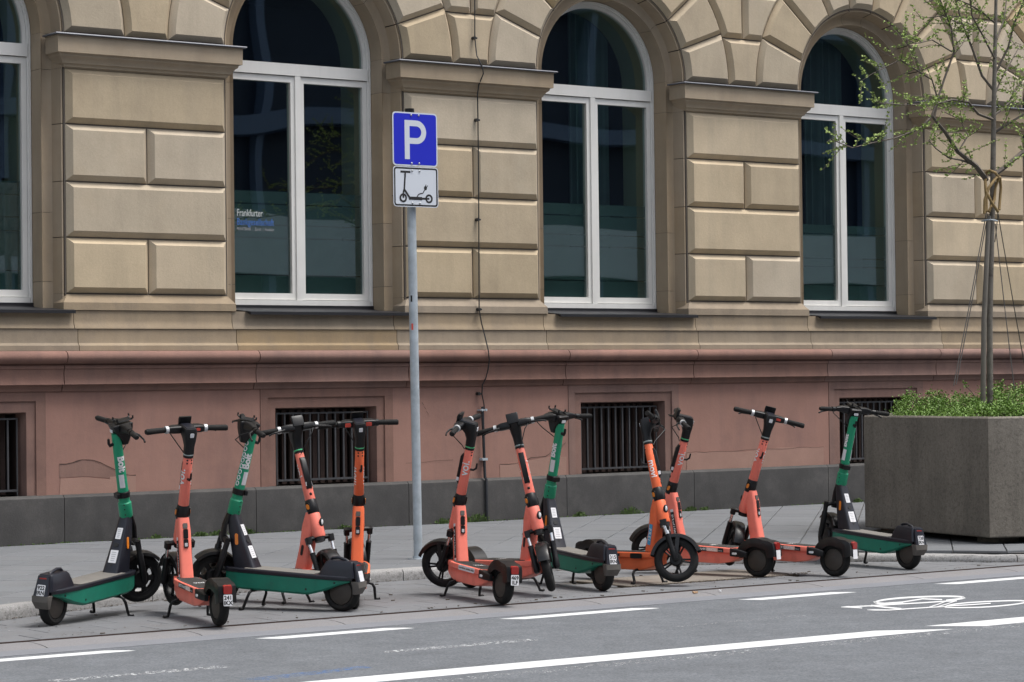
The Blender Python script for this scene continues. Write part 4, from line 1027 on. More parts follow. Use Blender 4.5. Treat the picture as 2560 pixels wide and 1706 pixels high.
    # stickers
    if side_sticker == 'erste':
        for s_ in (1, -1):
            e = plate_mb((.40, s_ * .0912, .187), X * -s_, Zv, .300, .031, .0012, .002).obj('side_sticker', 'black_ink', dk)
            ex = X * -s_; o = Vector((.40, s_ * .0930, .187))
            text_mb('ERSTE FAHRT', .0245, o - ex * .142 - Zv * .008, ex, Zv, 'LEFT', .0008).obj('sticker_lettering', 'white_ink', e, 0)
            plate_mb(o + ex * .052, ex, Zv, .098, .027, .0005, .002).obj('sticker_panel', 'tan_text', e)
            text_mb('GRATIS', .0245, o + ex * .005 - Zv * .008 + YL * s_ * .001, ex, Zv, 'LEFT', .0008).obj('sticker_lettering', 'white_ink', e, 0)
            text_mb('FFM15', .013, o + ex * .105 - Zv * .010, ex, Zv, 'LEFT').obj('sticker_lettering', 'white_ink', e, 0)
    elif side_sticker == 'clever':
        for s_ in (1, -1):
            e = plate_mb((.40, s_ * .0912, .187), X * -s_, Zv, .262, .034, .0012, .012).obj('side_sticker', 'white_sticker', dk)
            text_mb('Clever fahren, weniger zahlen.', .0205, (.40, s_ * .0932, .181), X * -s_, Zv, 'CENTER', .0004).obj('sticker_lettering', 'black_ink', e, 0)
    elif side_sticker == 'movi':
        for s_ in (-1, 1):
            ex = X * -s_
            e = plate_mb((.40, s_ * .0912, .187), ex, Zv, .052, .020, .003, .003).obj('side_label', 'black_plastic', dk)
            e2 = plate_mb((.215, s_ * .0912, .187), ex, Zv, .075, .030, .001, .002).obj('side_sticker', 'cyan_sticker', dk)
            text_mb('FREI', .024, (.215, s_ * .0928, .179), ex, Zv, 'CENTER', .0005).obj('sticker_lettering', 'white_ink', e2, 0)
            plate_mb((.62, s_ * .0905, .182), ex, Zv, .13, .036, .006, .012).obj('side_bumper', 'black_plastic', dk)
    # strip along the down tube
    tube_dir = (Vector((.690, 0, .20)) - Vector((.750, 0, .47))).normalized()
    for s_ in (1, -1):
        o = Vector((.722, s_ * .0425, .335)); ey = nX if s_ > 0 else X; ey = (ey - tube_dir * ey.dot(tube_dir)).normalized()
        if tube_sticker == '50':
            e = plate_mb(o, tube_dir, ey, .215, .030, .0012, .002).obj('tube_sticker', 'black_ink', fr)
            text_mb('50 % auf 2 Fahrten', .0235, o - ey * .008 + YL * s_ * .002, tube_dir, ey, 'CENTER', .0006).obj('sticker_lettering', 'white_ink', e, 0)
            for q in (-.118, .118): plate_mb(o + tube_dir * q, tube_dir, ey, .020, .026, .0014, .002).obj('blank_label', 'white_sticker', e)
        elif tube_sticker == 'frei':
            e = plate_mb(o, tube_dir, ey, .150, .036, .0012, .003).obj('tube_sticker', 'cyan_sticker', fr)
            text_mb('FREI', .038, o - ey * .013 + YL * s_ * .002, tube_dir, ey, 'CENTER', .0008, spacing=1.35).obj('sticker_lettering', 'white_ink', e, 0)
        elif tube_sticker == 'badge':
            e = plate_mb(o, tube_dir, ey, .070, .020, .0012, .009).obj('tube_badge', 'black_ink', fr)
            text_mb('V5 2021', .013, o - ey * .0045 + YL * s_ * .002, tube_dir, ey, 'CENTER').obj('sticker_lettering', 'grey_ink', e, 0) if False else None
    return root

def make_bolt(pr, label, plate=None, group=None, wavy=False):
    x, y, h, lean, steer, pitch = pr
    root = empty('electric_scooter', (0, 0, 0), label, 'scooter', group)
    root.matrix_world = Matrix.Translation((x, y, BAY_Z)) @ Matrix.Rotation(R(h), 4, 'Z') @ Matrix.Rotation(R(lean), 4, 'X') @ Matrix.Rotation(-R(pitch), 4, 'Y')
    A0 = AB(1.0); MS = Matrix.Translation(A0) @ Matrix.Rotation(R(steer), 4, UB) @ Matrix.Translation(-A0)
    def f_deck():
        mb = MB()
        S_ = [(-.075, .045, .196, .204), (.00, .070, .172, .204), (.10, .088, .128, .204), (.20, .094, .100, .204), (.24, .095, .098, .204), (.70, .095, .098, .204), (.78, .082, .105, .204), (.83, .060, .12, .204)]
        rings = []
        for x_, hw, zb, zt in S_:
            c = min(.014, (zt - zb) * .3)
            rings.append([(x_, hw, zt), (x_, -hw, zt), (x_, -hw, zb + c), (x_, -hw + c, zb), (x_, hw - c, zb), (x_, hw, zb + c)])
        mb.loft(rings); return mb.mesh('deck_body', 'bolt_deck_green', 30)
    dk = put('deck_body', shared('bdeck', f_deck), root)
    def f_rim():
        mb = MB(); box_loft(mb, [((x_, 0, .219), YL, hw, Zv, .0135, .006) for x_, hw in ((-.095, .050), (-.02, .080), (.12, .096), (.24, .099), (.70, .099), (.79, .086), (.835, .066))]); return mb.mesh('deck_rim', 'bolt_navy', 30)
    put('deck_rim', shared('brim', f_rim), dk)
    put('grip_mat', shared('bmat', lambda: box_loft(MB(), [((x_, 0, .2345), YL, hw, Zv, .002, .0015) for x_, hw in ((.17, .080), (.24, .088), (.68, .088))]).mesh('grip_mat', 'bolt_mat', 30)), dk)
    for s_ in (-1, 1):
        put('screw', shared(('bsc1', s_), lambda: MB().tube([(.215, s_ * .0945, .135), (.215, s_ * .0965, .135)], .007, 8).mesh('screw', 'black_ink', 0)), dk)
        put('screw', shared(('bsc2', s_), lambda: MB().tube([(.02, s_ * .0735, .188), (.02, s_ * .0770, .188)], .006, 8).mesh('screw', 'black_ink', 0)), dk)
    # rear box with handle, light and plate
    def f_rear():
        mb = MB(); box_loft(mb, [((.02, 0, .225), X, .135, YL, .062, .02), ((.015, 0, .27), X, .118, YL, .058, .02), ((.005, 0, .315), X, .100, YL, .052, .018), ((.0, 0, .328), X, .090, YL, .044, .016)], 3)
        mb.tube([(.10, 0, .318), (.075, 0, .340), (.03, 0, .345), (-.02, 0, .333), (-.04, 0, .322)], .010, 8)
        return mb.mesh('rear_housing', 'bolt_navy', 40)
    rh = put('rear_housing', shared('brear', f_rear), root)
    put('tail_light', shared('btail', lambda: box_loft(MB(), [((-.090, 0, .298), YL, .027, Zv, .016, .006), ((-.112, 0, .294), YL, .026, Zv, .015, .006)]).mesh('tail_light', 'red_lamp', 40)), rh)
    put('plate_holder', shared('bhold', lambda: box_loft(MB(), [((-.100, 0, .322), X, .006, YL, .040, .004), ((-.118, 0, .255), X, .008, YL, .046, .004), ((-.133, 0, .200), X, .012, YL, .052, .004)]).mesh('plate_holder', 'bolt_navy', 30)), rh)
    plate_part(rh, (-.1330, 0, .236), (.28, 0, 1), plate)
    put('mud_flap', shared('bflap', lambda: box_loft(MB(), [((-.118, 0, .202), X, .028, YL, .060, .006), ((-.125, 0, .165), X, .024, YL, .058, .006), ((-.112, 0, .120), X, .014, YL, .046, .006)]).mesh('mud_flap', 'grey_flap', 30)), root)
    wheel(root, 'rear_wheel', (0, 0, .125), .125, .064, 'solid', hub='hub_dirty')
    # pillar
    def f_pil():
        mb = MB(); T = AB(.575)
        box_loft(mb, [((.700, 0, .225), X, .082, YL, .060, .018), ((.708, 0, .25), X, .076, YL, .057, .018), ((T.x - .052, 0, .42), X, .055, YL, .047, .018), ((T.x - .010, 0, .55), X, .038, YL, .038, .018), ((T.x, 0, .582), X, .035, YL, .035, .018)])
        return mb.mesh('pillar', 'bolt_navy', 40)
    pl = put('pillar', shared('bpil', f_pil), root)
    slope = Vector((.19, 0, .335)).normalized()                     # rear face of the pillar, going up and forward
    def on_rear(z_): 
        T = AB(.575).x; zz = [(.25, .632), (.42, T - .107), (.55, T - .048)]
        (za, xa_), (zb_, xb_) = (zz[0], zz[1]) if z_ < .42 else (zz[1], zz[2]); return Vector((xa_ + (z_ - za) / (zb_ - za) * (xb_ - xa_), 0, z_))
    sl = (on_rear(.5) - on_rear(.3)).normalized(); out = Vector((-sl.z, 0, sl.x))
    for z_, hh, nm in ((.475, .075, 'instruction_sticker'), (.335, .085, 'instruction_sticker')):
        e = plate_mb(on_rear(z_) + out * .0005, -YL, sl, .040 if z_ > .4 else .056, hh, .0012, .003).obj(nm, 'white_sticker', pl)
        mb = MB(); o = on_rear(z_) + out * .0022
        for k in range(5): plate_mb(o + sl * (hh * (.32 - .16 * k)), -YL, sl, (.028 if z_ > .4 else .036) * random.uniform(.6, 1), .0035, .0004, .001, mbx=mb)
        mb.obj('fine_print', 'grey_ink', e, 0)
    plate_mb(on_rear(.405), -YL, sl, .034, .026, .004, .010).obj('port', 'black_ink', pl); plate_mb(on_rear(.285), -YL, sl, .018, .018, .002, .008).obj('lock', 'black_ink', pl)
    for s_ in (-1, 1):
        plate_mb((.765, s_ * .0470, .415), X * -s_, Vector((.13, s_ * -.12, 1)), .022, .075, .004, .010).obj('turn_signal', 'amber', pl)
    # steering tube
    def f_tube(): return ell_tube(MB(), [AB(.575), AB(.585), AB(.668), AB(.676), AB(.70), AB(.9), AB(1.10), AB(1.125)], FB, [.040, .044, .043, .036, .0355, .033, .031, .031], [.040, .044, .043, .036, .0355, .033, .031, .031], 20).mesh('stem', 'bolt_green', 30)
    st = put('stem', shared('btube', f_tube), root, MS)
    for s_ in (-1, 1): stem_text('Bolt', .062, .93, AB, UB, FB, .0332, s_, .0030).obj('brand_lettering', 'white_ink', st, 0)
    for s_ in (-1, 1):
        ey = -FB
        mb = MB()
        n = 8; rings = []
        for q in (.775, .862): rings.append([AB(q) + (.0352) * (YL * s_ * math.cos(a) - FB * math.sin(a)) for a in [(-.1 + 1.0 * k / n) for k in range(n + 1)]])
        mb.loft(rings, False); e = mb.obj('info_label', 'white_sticker', st, 60)
        if wavy and s_ > 0:
            mb2 = MB()
            for k in range(8): 
                c = AB(.78 + k * .038); pts = [c + UB * .014 * math.cos(a) + .0345 * (YL * math.cos(.95 + .32 * math.sin(a)) + FB * math.sin(.95 + .32 * math.sin(a))) for a in [2 * math.pi * j / 12 for j in range(13)]]
                mb2.tube(pts, .0035, 5)
            mb2.obj('loop_stickers', 'white_sticker', st)
    def f_clamp():
        mb = MB(); ell_tube(mb, [AB(.705), AB(.708), AB(.742), AB(.745)], FB, [.036, .041, .041, .036], [.036, .042, .042, .036], 18)
        box_loft(mb, [(AB(.725) - FB * .036, UB, .018, YL, .030, .005), (AB(.725) - FB * .056, UB, .016, YL, .026, .005)])
        return mb.mesh('clamp', 'black_plastic', 40)
    cl = put('clamp', shared('bclamp', f_clamp), st)
    plate_mb(AB(.725) + (-FB * .040 + YL * .030), Vector((-.7, -.7, 0)) if False else -YL, UB, .018, .022, .018, .003).obj('clamp_plate', 'grey_ink', cl) if False else None
    for z_ in (.665, .635, .60):
        for s_ in (-1, 1):
            d = (-FB * .5 + YL * s_ * .866); put('screw_hole', shared(('bhole', z_, s_), lambda: MB().tube([AB(z_) + d * .038, AB(z_) + d * .0445], .005, 6).mesh('screw_hole', 'black_ink', 0)), st)
    put('bag_hook', shared('bhook', lambda: MB().tube([AB(1.06) - FB * .028, AB(1.055) - FB * .052, AB(1.07) - FB * .058, AB(1.10) - FB * .056], [.012, .011, .010, .008], 8).mesh('bag_hook', 'black_plastic', 60)), st)
    # head box
    def f_head():
        mb = MB(); P = lambda z_, d: AB(z_) + FB * d
        box_loft(mb, [(P(1.045, .050), FB, .018, YL, .026, .010), (P(1.075, .050), FB, .030, YL, .036, .012), (P(1.125, .044), FB, .055, YL, .045, .014), (P(1.160, .040), FB, .066, YL, .048, .014), (P(1.178, .038), FB, .070, YL, .047, .012), (P(1.184, .038), FB, .062, YL, .042, .010)])
        for s_ in (-1, 1): box_loft(mb, [(P(1.16, .045) + YL * s_ * .05, FB, .040, UB, .030, .012), (P(1.165, .040) + YL * s_ * .10, FB, .026, UB, .024, .010), (P(1.163, .032) + YL * s_ * .150, FB, .018, UB, .016, .010)])
        return mb.mesh('head', 'black_plastic', 40)
    hd = put('head', shared('bhead', f_head), root, MS)
    def f_mount():
        mb = MB(); P = lambda z_, d, s_=0: AB(z_) + FB * d + YL * s_
        box_loft(mb, [(P(1.196, .06), FB, .052, YL, .034, .008), (P(1.203, .06), FB, .048, YL, .030, .008)])
        for d, s_ in ((.115, .030), (.115, -.030), (.005, .030), (.005, -.030)): mb.tube([P(1.20, d * .8 + .012, s_ * .7), P(1.206, d, s_), P(1.222, d, s_)], .006, 6)
        return mb.mesh('phone_mount', 'black_plastic', 40)
    put('phone_mount', shared('bmount', f_mount), hd)
    plate_mb(AB(1.145) - FB * .0295, -YL, UB, .036, .020, .002, .003).obj('small_label', 'white_sticker', hd)
    C = AB(1.16) + FB * .035
    hb = put('handlebar', shared('bbar', lambda: MB().tube([C + YL * .205 - FB * .012, C + YL * .10, C - YL * .10, C - YL * .205 - FB * .012], .0125, 10).mesh('handlebar', 'black_plastic', 60)), root, MS)
    for s_ in (-1, 1):
        put('grip', shared(('bgrip', s_), lambda: MB().tube([C + YL * s_ * .190 - FB * .010, C + YL * s_ * .195 - FB * .0105, C + YL * s_ * .285 - FB * .024, C + YL * s_ * .300 - FB * .027], [.014, .0175, .0175, .012], 12).mesh('grip', 'rubber', 50)), hb)
        put('lever_clamp', shared(('blc', s_), lambda: MB().tube([C + YL * s_ * .160 - FB * .004, C + YL * s_ * .188 - FB * .009], .020, 10).mesh('lever_clamp', 'black_plastic', 50)), hb)
        put('brake_lever', shared(('blev', s_), lambda: MB().tube([C + YL * s_ * .165 + FB * .015 - UB * .010, C + YL * s_ * .19 + FB * .038 - UB * .022, C + YL * s_ * .25 + FB * .040 - UB * .040, C + YL * s_ * .272 + FB * .034 - UB * .050], [.009, .007, .006, .0065], 8).mesh('brake_lever', 'rim_black', 60)), hb)
    put('brake_cable', shared('bcable', lambda: MB().tube([C + YL * .16 + FB * .015 - UB * .01, C + YL * .13 + FB * .075 - UB * .05, C + YL * .06 + FB * .085 - UB * .10, AB(1.01) + FB * .035], .0035, 6).mesh('brake_cable', 'cable_black', 60)), hb)
    # fork, wheel and mudguard
    FW = Vector((B_WB, 0, .160))
    def f_fork():
        mb = MB(); P = lambda z_, d, s_: AB(z_) + FB * d + YL * s_
        ell_tube(mb, [AB(.575) + FB * .030, AB(.50) + FB * .040, AB(.42) + FB * .034, AB(.385) + FB * .022], FB, [.014, .018, .020, .020], [.030, .034, .034, .034], 10)
        mb.tube([P(.40, .022, .086), P(.415, .022, .05), P(.415, .022, -.05), P(.40, .022, -.086)], .020, 8)
        for s_ in (-1, 1):
            t_ = P(.43, .020, s_ * .084); b_ = FW + YL * s_ * .072; mb.tube([t_, t_ + (b_ - t_) * .3, t_ + (b_ - t_) * .32, t_ + (b_ - t_) * .9, b_ + (b_ - t_) * .04], [.019, .018, .023, .022, .016], 10)
        return mb.mesh('fork', 'black_plastic', 45)
    put('fork', shared('bfork', f_fork), root, MS)
    wheel(root, 'front_wheel', FW, .160, .060, 'cast', MS)
    put('front_fender', shared('bff', lambda: fender_arc(MB(), FW, .184, 48, 150, .044, 12, .022).mesh('front_fender', 'fender_plastic', 40)), root, MS)
    zf = -math.tan(R(pitch)) * .65
    mb = MB()
    for s_ in (-1, 1): mb.tube([(.62, 0, .092), (.62, s_ * .085, .092), (.622, s_ * .108, .082), (.628, s_ * .122, .055), (.650, s_ * .128, zf + .03), (.655, s_ * .130, zf + .012), (.660, s_ * .150, zf + .009), (.662, s_ * .162, zf + .013)], .0095, 8)
    mb.obj('kickstand', 'black_plastic', root, 60)
    return root

G_ = 'rental scooters parked in the bay'
make_bolt((6.623, -5.538, 30.8, 3.5, -32.5, 3.8), 'green and black electric scooter with license plate 922 IRN, at the end of the row', '922 IRN', G_)
make_voi((7.375, -6.272, 78.6, .1, 6.0, 3.2), 'coral electric scooter with license plate 241 IKX, between two green scooters', 'coral', '241 IKX', side_sticker='erste', tube_sticker='50', group=G_)
make_bolt((8.440, -5.967, 120.2, -1.1, 44.9, 3.2), 'green and black electric scooter with white loop stickers on its stem', None, G_, wavy=True)
make_voi((8.292, -4.695, -70.6, -2.7, -30.4, 2.0), 'coral electric scooter facing the road behind the green scooter with loop stickers', 'coral', None, 'led_green', tube_sticker='badge', group=G_)
make_voi((8.606, -5.858, 56.9, 2.0, 12.8, 3.6), 'bright orange electric scooter with red handlebar stickers, beside the sign pole', 'orange', None, 'led_green', brand='movi', side_sticker=None, group=G_, sil='black_plastic')
make_voi((9.491, -6.274, 79.6, 3.3, 47.6, 2.8), 'coral electric scooter with license plate 469 ILF and white slogan sticker on its deck', 'coral', '469 ILF', 'led_green', side_sticker='clever', tube_sticker='50', group=G_)
make_voi((10.095, -5.046, -89.5, 1.2, -40.1, 1.9), 'coral electric scooter with muddy deck facing the road beside plate 469 ILF', 'coral', None, 'led_off', tube_sticker='badge', group=G_)
make_bolt((10.603, -5.914, 82.0, 1.7, 13.2, 3.2), 'green and black electric scooter with license plate 315 IRN', '315 IRN', G_)
make_voi((11.219, -5.031, -90.5, -1.0, 46.1, 1.9), 'bright orange electric scooter with blue FREI sticker and movi lettering, facing the road', 'orange', None, 'led_off', brand='movi', side_sticker='movi', tube_sticker='frei', group=G_, sil='black_plastic')
make_voi((12.181, -5.762, 106.6, -.5, 45.3, 2.1), 'coral electric scooter with its bars turned, standing against the orange FREI scooter', 'coral', None, 'led_green', side_sticker='erste', tube_sticker='50', group=G_)
make_voi((12.623, -6.108, 103.8, 1.5, -44.5, 2.6), 'coral electric scooter with tilted bars between a coral scooter and plate 738 IRN', 'coral', None, 'led_off', side_sticker='erste', group=G_)
make_bolt((13.488, -5.996, 86.7, 1.0, -15.1, 3.4), 'green and black electric scooter with license plate 738 IRN, in front of the concrete planter', '738 IRN', G_)

# ------------------------------------------------------------------ parking sign
ps = empty('parking_sign', (10.751, -3.379, 0), 'blue parking sign with white scooter plate below, on a galvanised pole', 'sign')
lean = Vector((-.012, -.004, 1))
mb = MB(); mb.tube([(0, 0, -.01), lean * 1.75, lean * 3.50], .0345, 20); mb.obj('pole', 'galvanised', ps, 60)
mb = MB(); mb.tube([lean * 3.49, lean * 3.535], [.038, .037], 16); mb.obj('pole_cap', 'black_plastic', ps, 50)
mb = MB(); mb.box(-.06, .06, -.06, .06, -.01, .012); mb.tube([(0, 0, .012), (0, 0, .03)], .044, 16); mb.obj('foot', 'galvanised', ps, 40)
SX, SY = 10.7093 - 10.751, -3.462 + 3.379
EX, EZ = Vector((1, 0, 0)), Vector((-.0015, 0, 1))
def panel(o, w, h, r, t, lift, nm, m, parent): return plate_mb(Vector(o), EX, EZ, w, h, t, r, lift).obj(nm, m, parent)
o1 = Vector((SX, SY, 3.288)); p1_ = panel(o1, .42, .42, .030, .003, 0, 'blue_panel', 'sign_white', ps)
panel(o1, .398, .398, .022, .0006, .0032, 'blue_field', 'sign_blue', p1_)
def outline(pts, mb, o, lift): n = len(pts); mb.add([Vector(o) + EX * a + EZ * b + Vector((0, -lift, 0)) for a, b in pts], [tuple(range(n))])
# letter P from a stem and a bowl
mb = MB(); st_ = [(-.098, -.165), (-.052, -.165), (-.052, -.040), (-.052, .010), (-.052, .108), (-.098, .152)][::1]
W_ = .046; xa, xb, zt, zb2, zs = -.098, -.052, .148, -.036, -.158
outline([(xa, zs), (xb, zs), (xb, zt), (xa, zt)], mb, o1, .0046)
ro, co = (zt - zb2) / 2, (zt + zb2) / 2; xc = .012; n = 18
po = [(xb, zt)] + [(xc + ro * math.cos(R(90 - 180 * k / n)), co + ro * math.sin(R(90 - 180 * k / n))) for k in range(n + 1)] + [(xb, zb2)]
pi_ = [(xb, zt - W_)] + [(xc + (ro - W_) * math.cos(R(90 - 180 * k / n)), co + (ro - W_) * math.sin(R(90 - 180 * k / n))) for k in range(n + 1)] + [(xb, zb2 + W_)]
nn = len(po); mb.add([o1 + EX * a + EZ * b + Vector((0, -.0046, 0)) for a, b in po + pi_], [(i, i + 1, nn + i + 1, nn + i) for i in range(nn - 1)])
mb.obj('letter_p', 'sign_white', p1_, 0)
o2 = Vector((SX + .003, SY, 2.916)); p2_ = panel(o2, .42, .315, .026, .003, 0, 'scooter_panel', 'sign_white', ps)
mb = MB(); a_ = rrect(0, 0, .203, .1505, .020); b_ = rrect(0, 0, .1905, .138, .012); n = len(a_)
mb.add([o2 + EX * p + EZ * q + Vector((0, -.0036, 0)) for p, q in a_ + b_], [(i, (i + 1) % n, n + (i + 1) % n, n + i) for i in range(n)]); mb.obj('border', 'black_ink', p2_, 0)
mb = MB()
def sg(px, py): return ((px - 490) / 4.9 * .0037 * 1.0, -(py - 1120) / 4.9 * .00318)
def line(pts, w):
    pts = [Vector(p) for p in pts]; l2, r2 = [], []
    for i, p in enumerate(pts):
        t_ = (pts[min(i + 1, len(pts) - 1)] - pts[max(i - 1, 0)]).normalized(); q = Vector((-t_.y, t_.x)) * w / 2; l2.append(p + q); r2.append(p - q)
    n = len(pts); z_ = -.0037 - .00012 * (len(mb.v) % 11); mb.add([o2 + EX * p.x + EZ * p.y + Vector((0, z_, 0)) for p in l2 + r2], [(i, i + n, i + n + 1, i + 1) for i in range(n - 1)])
def circ(c, r, w): line([(c[0] + r * math.cos(2 * math.pi * k / 24), c[1] + r * math.sin(2 * math.pi * k / 24)) for k in range(25)], w)
line([sg(300, 943), sg(423, 943)], .017); line([sg(360, 945), sg(345, 1150), sg(335, 1185)], .015); line([sg(345, 1155), sg(412, 1255)], .016)
line([sg(335, 1180), sg(331, 1258)], .014)
line([sg(402, 1258), sg(565, 1258)], .024); line([sg(560, 1258), sg(612, 1258)], .016); line([sg(600, 1257), sg(655, 1257)], .014)
circ(sg(331, 1257), .0275, .0150); circ(sg(651, 1257), .0275, .0150)
line([sg(500, 1240), sg(520, 1210), sg(545, 1198), sg(570, 1195), sg(582, 1180), sg(598, 1150)], .008)
c = Vector(sg(608, 1130)); mb.add([o2 + EX * (c.x + .0145 * math.cos(a)) + EZ * (c.y + .017 * math.sin(a)) + Vector((0, -.0041, 0)) for a in [2 * math.pi * k / 10 for k in range(10)]], [tuple(range(10))])
line([sg(606, 1115), sg(615, 1088)], .007); line([sg(622, 1122), sg(636, 1098)], .007)
mb.obj('scooter_symbol', 'black_ink', p2_, 0)
for o, dz in ((o1, .188), (o1, -.188), (o2, .125), (o2, -.128)):
    for dx in (-.035, .035):
        mb = MB(); mb.sphere(o + EX * dx + EZ * dz + Vector((0, -.006, 0)), .0085, 8, 6, (1, .6, 1)); mb.obj('bolt', 'bolt_head', ps, 60)
for z_ in (3.44, 3.12, 3.03, 2.80):
    mb = MB(); mb.box(SX - .10, SX + .10, SY + .004, SY + .014, z_ - .014, z_ + .014); mb.tube([(-.01, 0, z_ - .014), (-.01, 0, z_ + .014)], .043, 14); mb.obj('bracket', 'galvanised', ps, 40)
mb = MB(); n = 6; c = lean * 2.03
for z_, a0, m_ in ((2.02, 200, 'black_ink'), (1.80, 205, 'red_sticker'), (1.80, 330, 'red_sticker')):
    q = MB(); q.loft([[lean * zz + Vector((.0352 * math.cos(R(a0 + 25 * k / n)), .0352 * math.sin(R(a0 + 25 * k / n)), 0)) for k in range(n + 1)] for zz in (z_, z_ + .05)], False); q.obj('torn_sticker', m_, ps, 60)

# ------------------------------------------------------------------ concrete planter
PB = [(15.452, -3.49), (15.10, -5.32), (16.55, -5.95), (17.85, -5.05), (18.05, -3.35), (16.75, -2.60)]
PC = Vector((sum(p[0] for p in PB) / 6, sum(p[1] for p in PB) / 6))
pt_ = empty('concrete_planter', (PC.x, PC.y, 0), 'large weathered exposed concrete planter holding shrubs and a young tree', 'planter')
def pring(s_, z): return [((p[0] - PC.x) * s_, (p[1] - PC.y) * s_, z) for p in PB]
mb = MB(); mb.loft([pring(.995, .055), pring(1.0, .065), pring(1.0, 1.035), pring(.992, 1.048), pring(.90, 1.048), pring(.89, 1.035), pring(.885, .90)], True, True, False); mb.obj('shell', 'exposed_concrete', pt_, 20)
mb = MB(); mb.add(pring(.89, .97), [(0, 1, 2, 3, 4, 5)]); mb.obj('soil', 'soil', pt_, 0)
for k in range(6):
    p = PB[k]; x_, y_ = (p[0] - PC.x) * .78, (p[1] - PC.y) * .78; mb = MB(); mb.box(x_ - .12, x_ + .12, y_ - .12, y_ + .12, -.04, .056); mb.obj('foot', 'exposed_concrete', pt_, 0)
# shrubs: clumps of small leaves on thin stems
random.seed(31)
def inside(x_, y_, s_=.93):
    pts = [(PC.x + (p[0] - PC.x) * s_, PC.y + (p[1] - PC.y) * s_) for p in PB]; c = False
    for (x1, y1), (x2, y2) in zip(pts, pts[1:] + pts[:1]):
        if (y1 > y_) != (y2 > y_) and x_ < (x2 - x1) * (y_ - y1) / (y2 - y1) + x1: c = not c
    return c
def leaf(mb, p, d, s_, w=.5):
    d = d.normalized(); a = d.cross(Vector((random.uniform(-1, 1), random.uniform(-1, 1), random.uniform(-.3, 1)))).normalized() * s_ * w; t_ = p + d * s_; m_ = p + d * s_ * .5
    up = d.cross(a).normalized() * s_ * .12
    mb.add([p, m_ + a + up, t_, m_ - a + up], [(0, 1, 2), (0, 2, 3)])
SHRUBS = [(15.75, -4.05, .36, .06, 'small bright green shrub at the building-side corner of the planter'), (15.62, -4.80, .42, .13, 'bright green evergreen shrub along the planter rim beside the end scooter'), (16.0, -5.15, .52, .20, 'bushy green evergreen shrub at the front corner of the planter'),
          (16.75, -5.1, .60, .31, 'dense green evergreen shrub on the road side of the planter'), (16.45, -4.2, .62, .30, 'green evergreen shrub around the foot of the young tree'), (17.35, -4.4, .55, .32, 'dark green evergreen shrub behind the young tree'), (16.6, -3.3, .55, .2, 'low green evergreen shrub on the building side of the planter')]
for sx, sy, sr, sh, lab in SHRUBS:
    sb = empty('evergreen_shrub', (sx, sy, .97), lab, 'shrub', 'shrubs in the concrete planter'); mb = MB(); st_ = MB()
    tips = []
    for k in range(int(340 * sr)):
        a = random.uniform(0, 6.283); q = math.sqrt(random.random()); rr = sr * q; x_, y_ = rr * math.cos(a), rr * math.sin(a)
        if not inside(sx + x_, sy + y_): continue
        tips.append(Vector((x_, y_, .06 + sh * (1 - q ** 2.2 * .75) * (random.uniform(.45, .95) + .35 * math.sin(x_ * 19 + sx) * math.sin(y_ * 17 + sy)))))
    for k, tp in enumerate(tips):
        if k % 6 == 0: st_.tube([tp * .4 + Vector((0, 0, -.05)), tp * .8, tp], [.005, .004, .002], 4)
        for q in range(24):
            d = Vector((random.gauss(0, 1), random.gauss(0, 1), random.gauss(.3, .6))); p = tp + Vector((random.gauss(0, .026), random.gauss(0, .026), random.gauss(-.010, .022)))
            leaf(mb, p, d, random.uniform(.012, .022), .50)
    for k in range(int(10 * sr)):
        if not tips: break
        tp = random.choice(tips); top = tp + Vector((random.gauss(0, .04), random.gauss(0, .04), random.uniform(.05, .14))); st_.tube([tp, top], [.003, .002], 4)
        for q in range(14): p = tp + (top - tp) * random.random(); leaf(mb, p, Vector((random.gauss(0, 1), random.gauss(0, 1), .5)), .024, .36)
    mb.obj('foliage', 'shrub_leaf', sb, 0)
    if st_.v: st_.obj('stems', 'dark_bark', sb, 60)

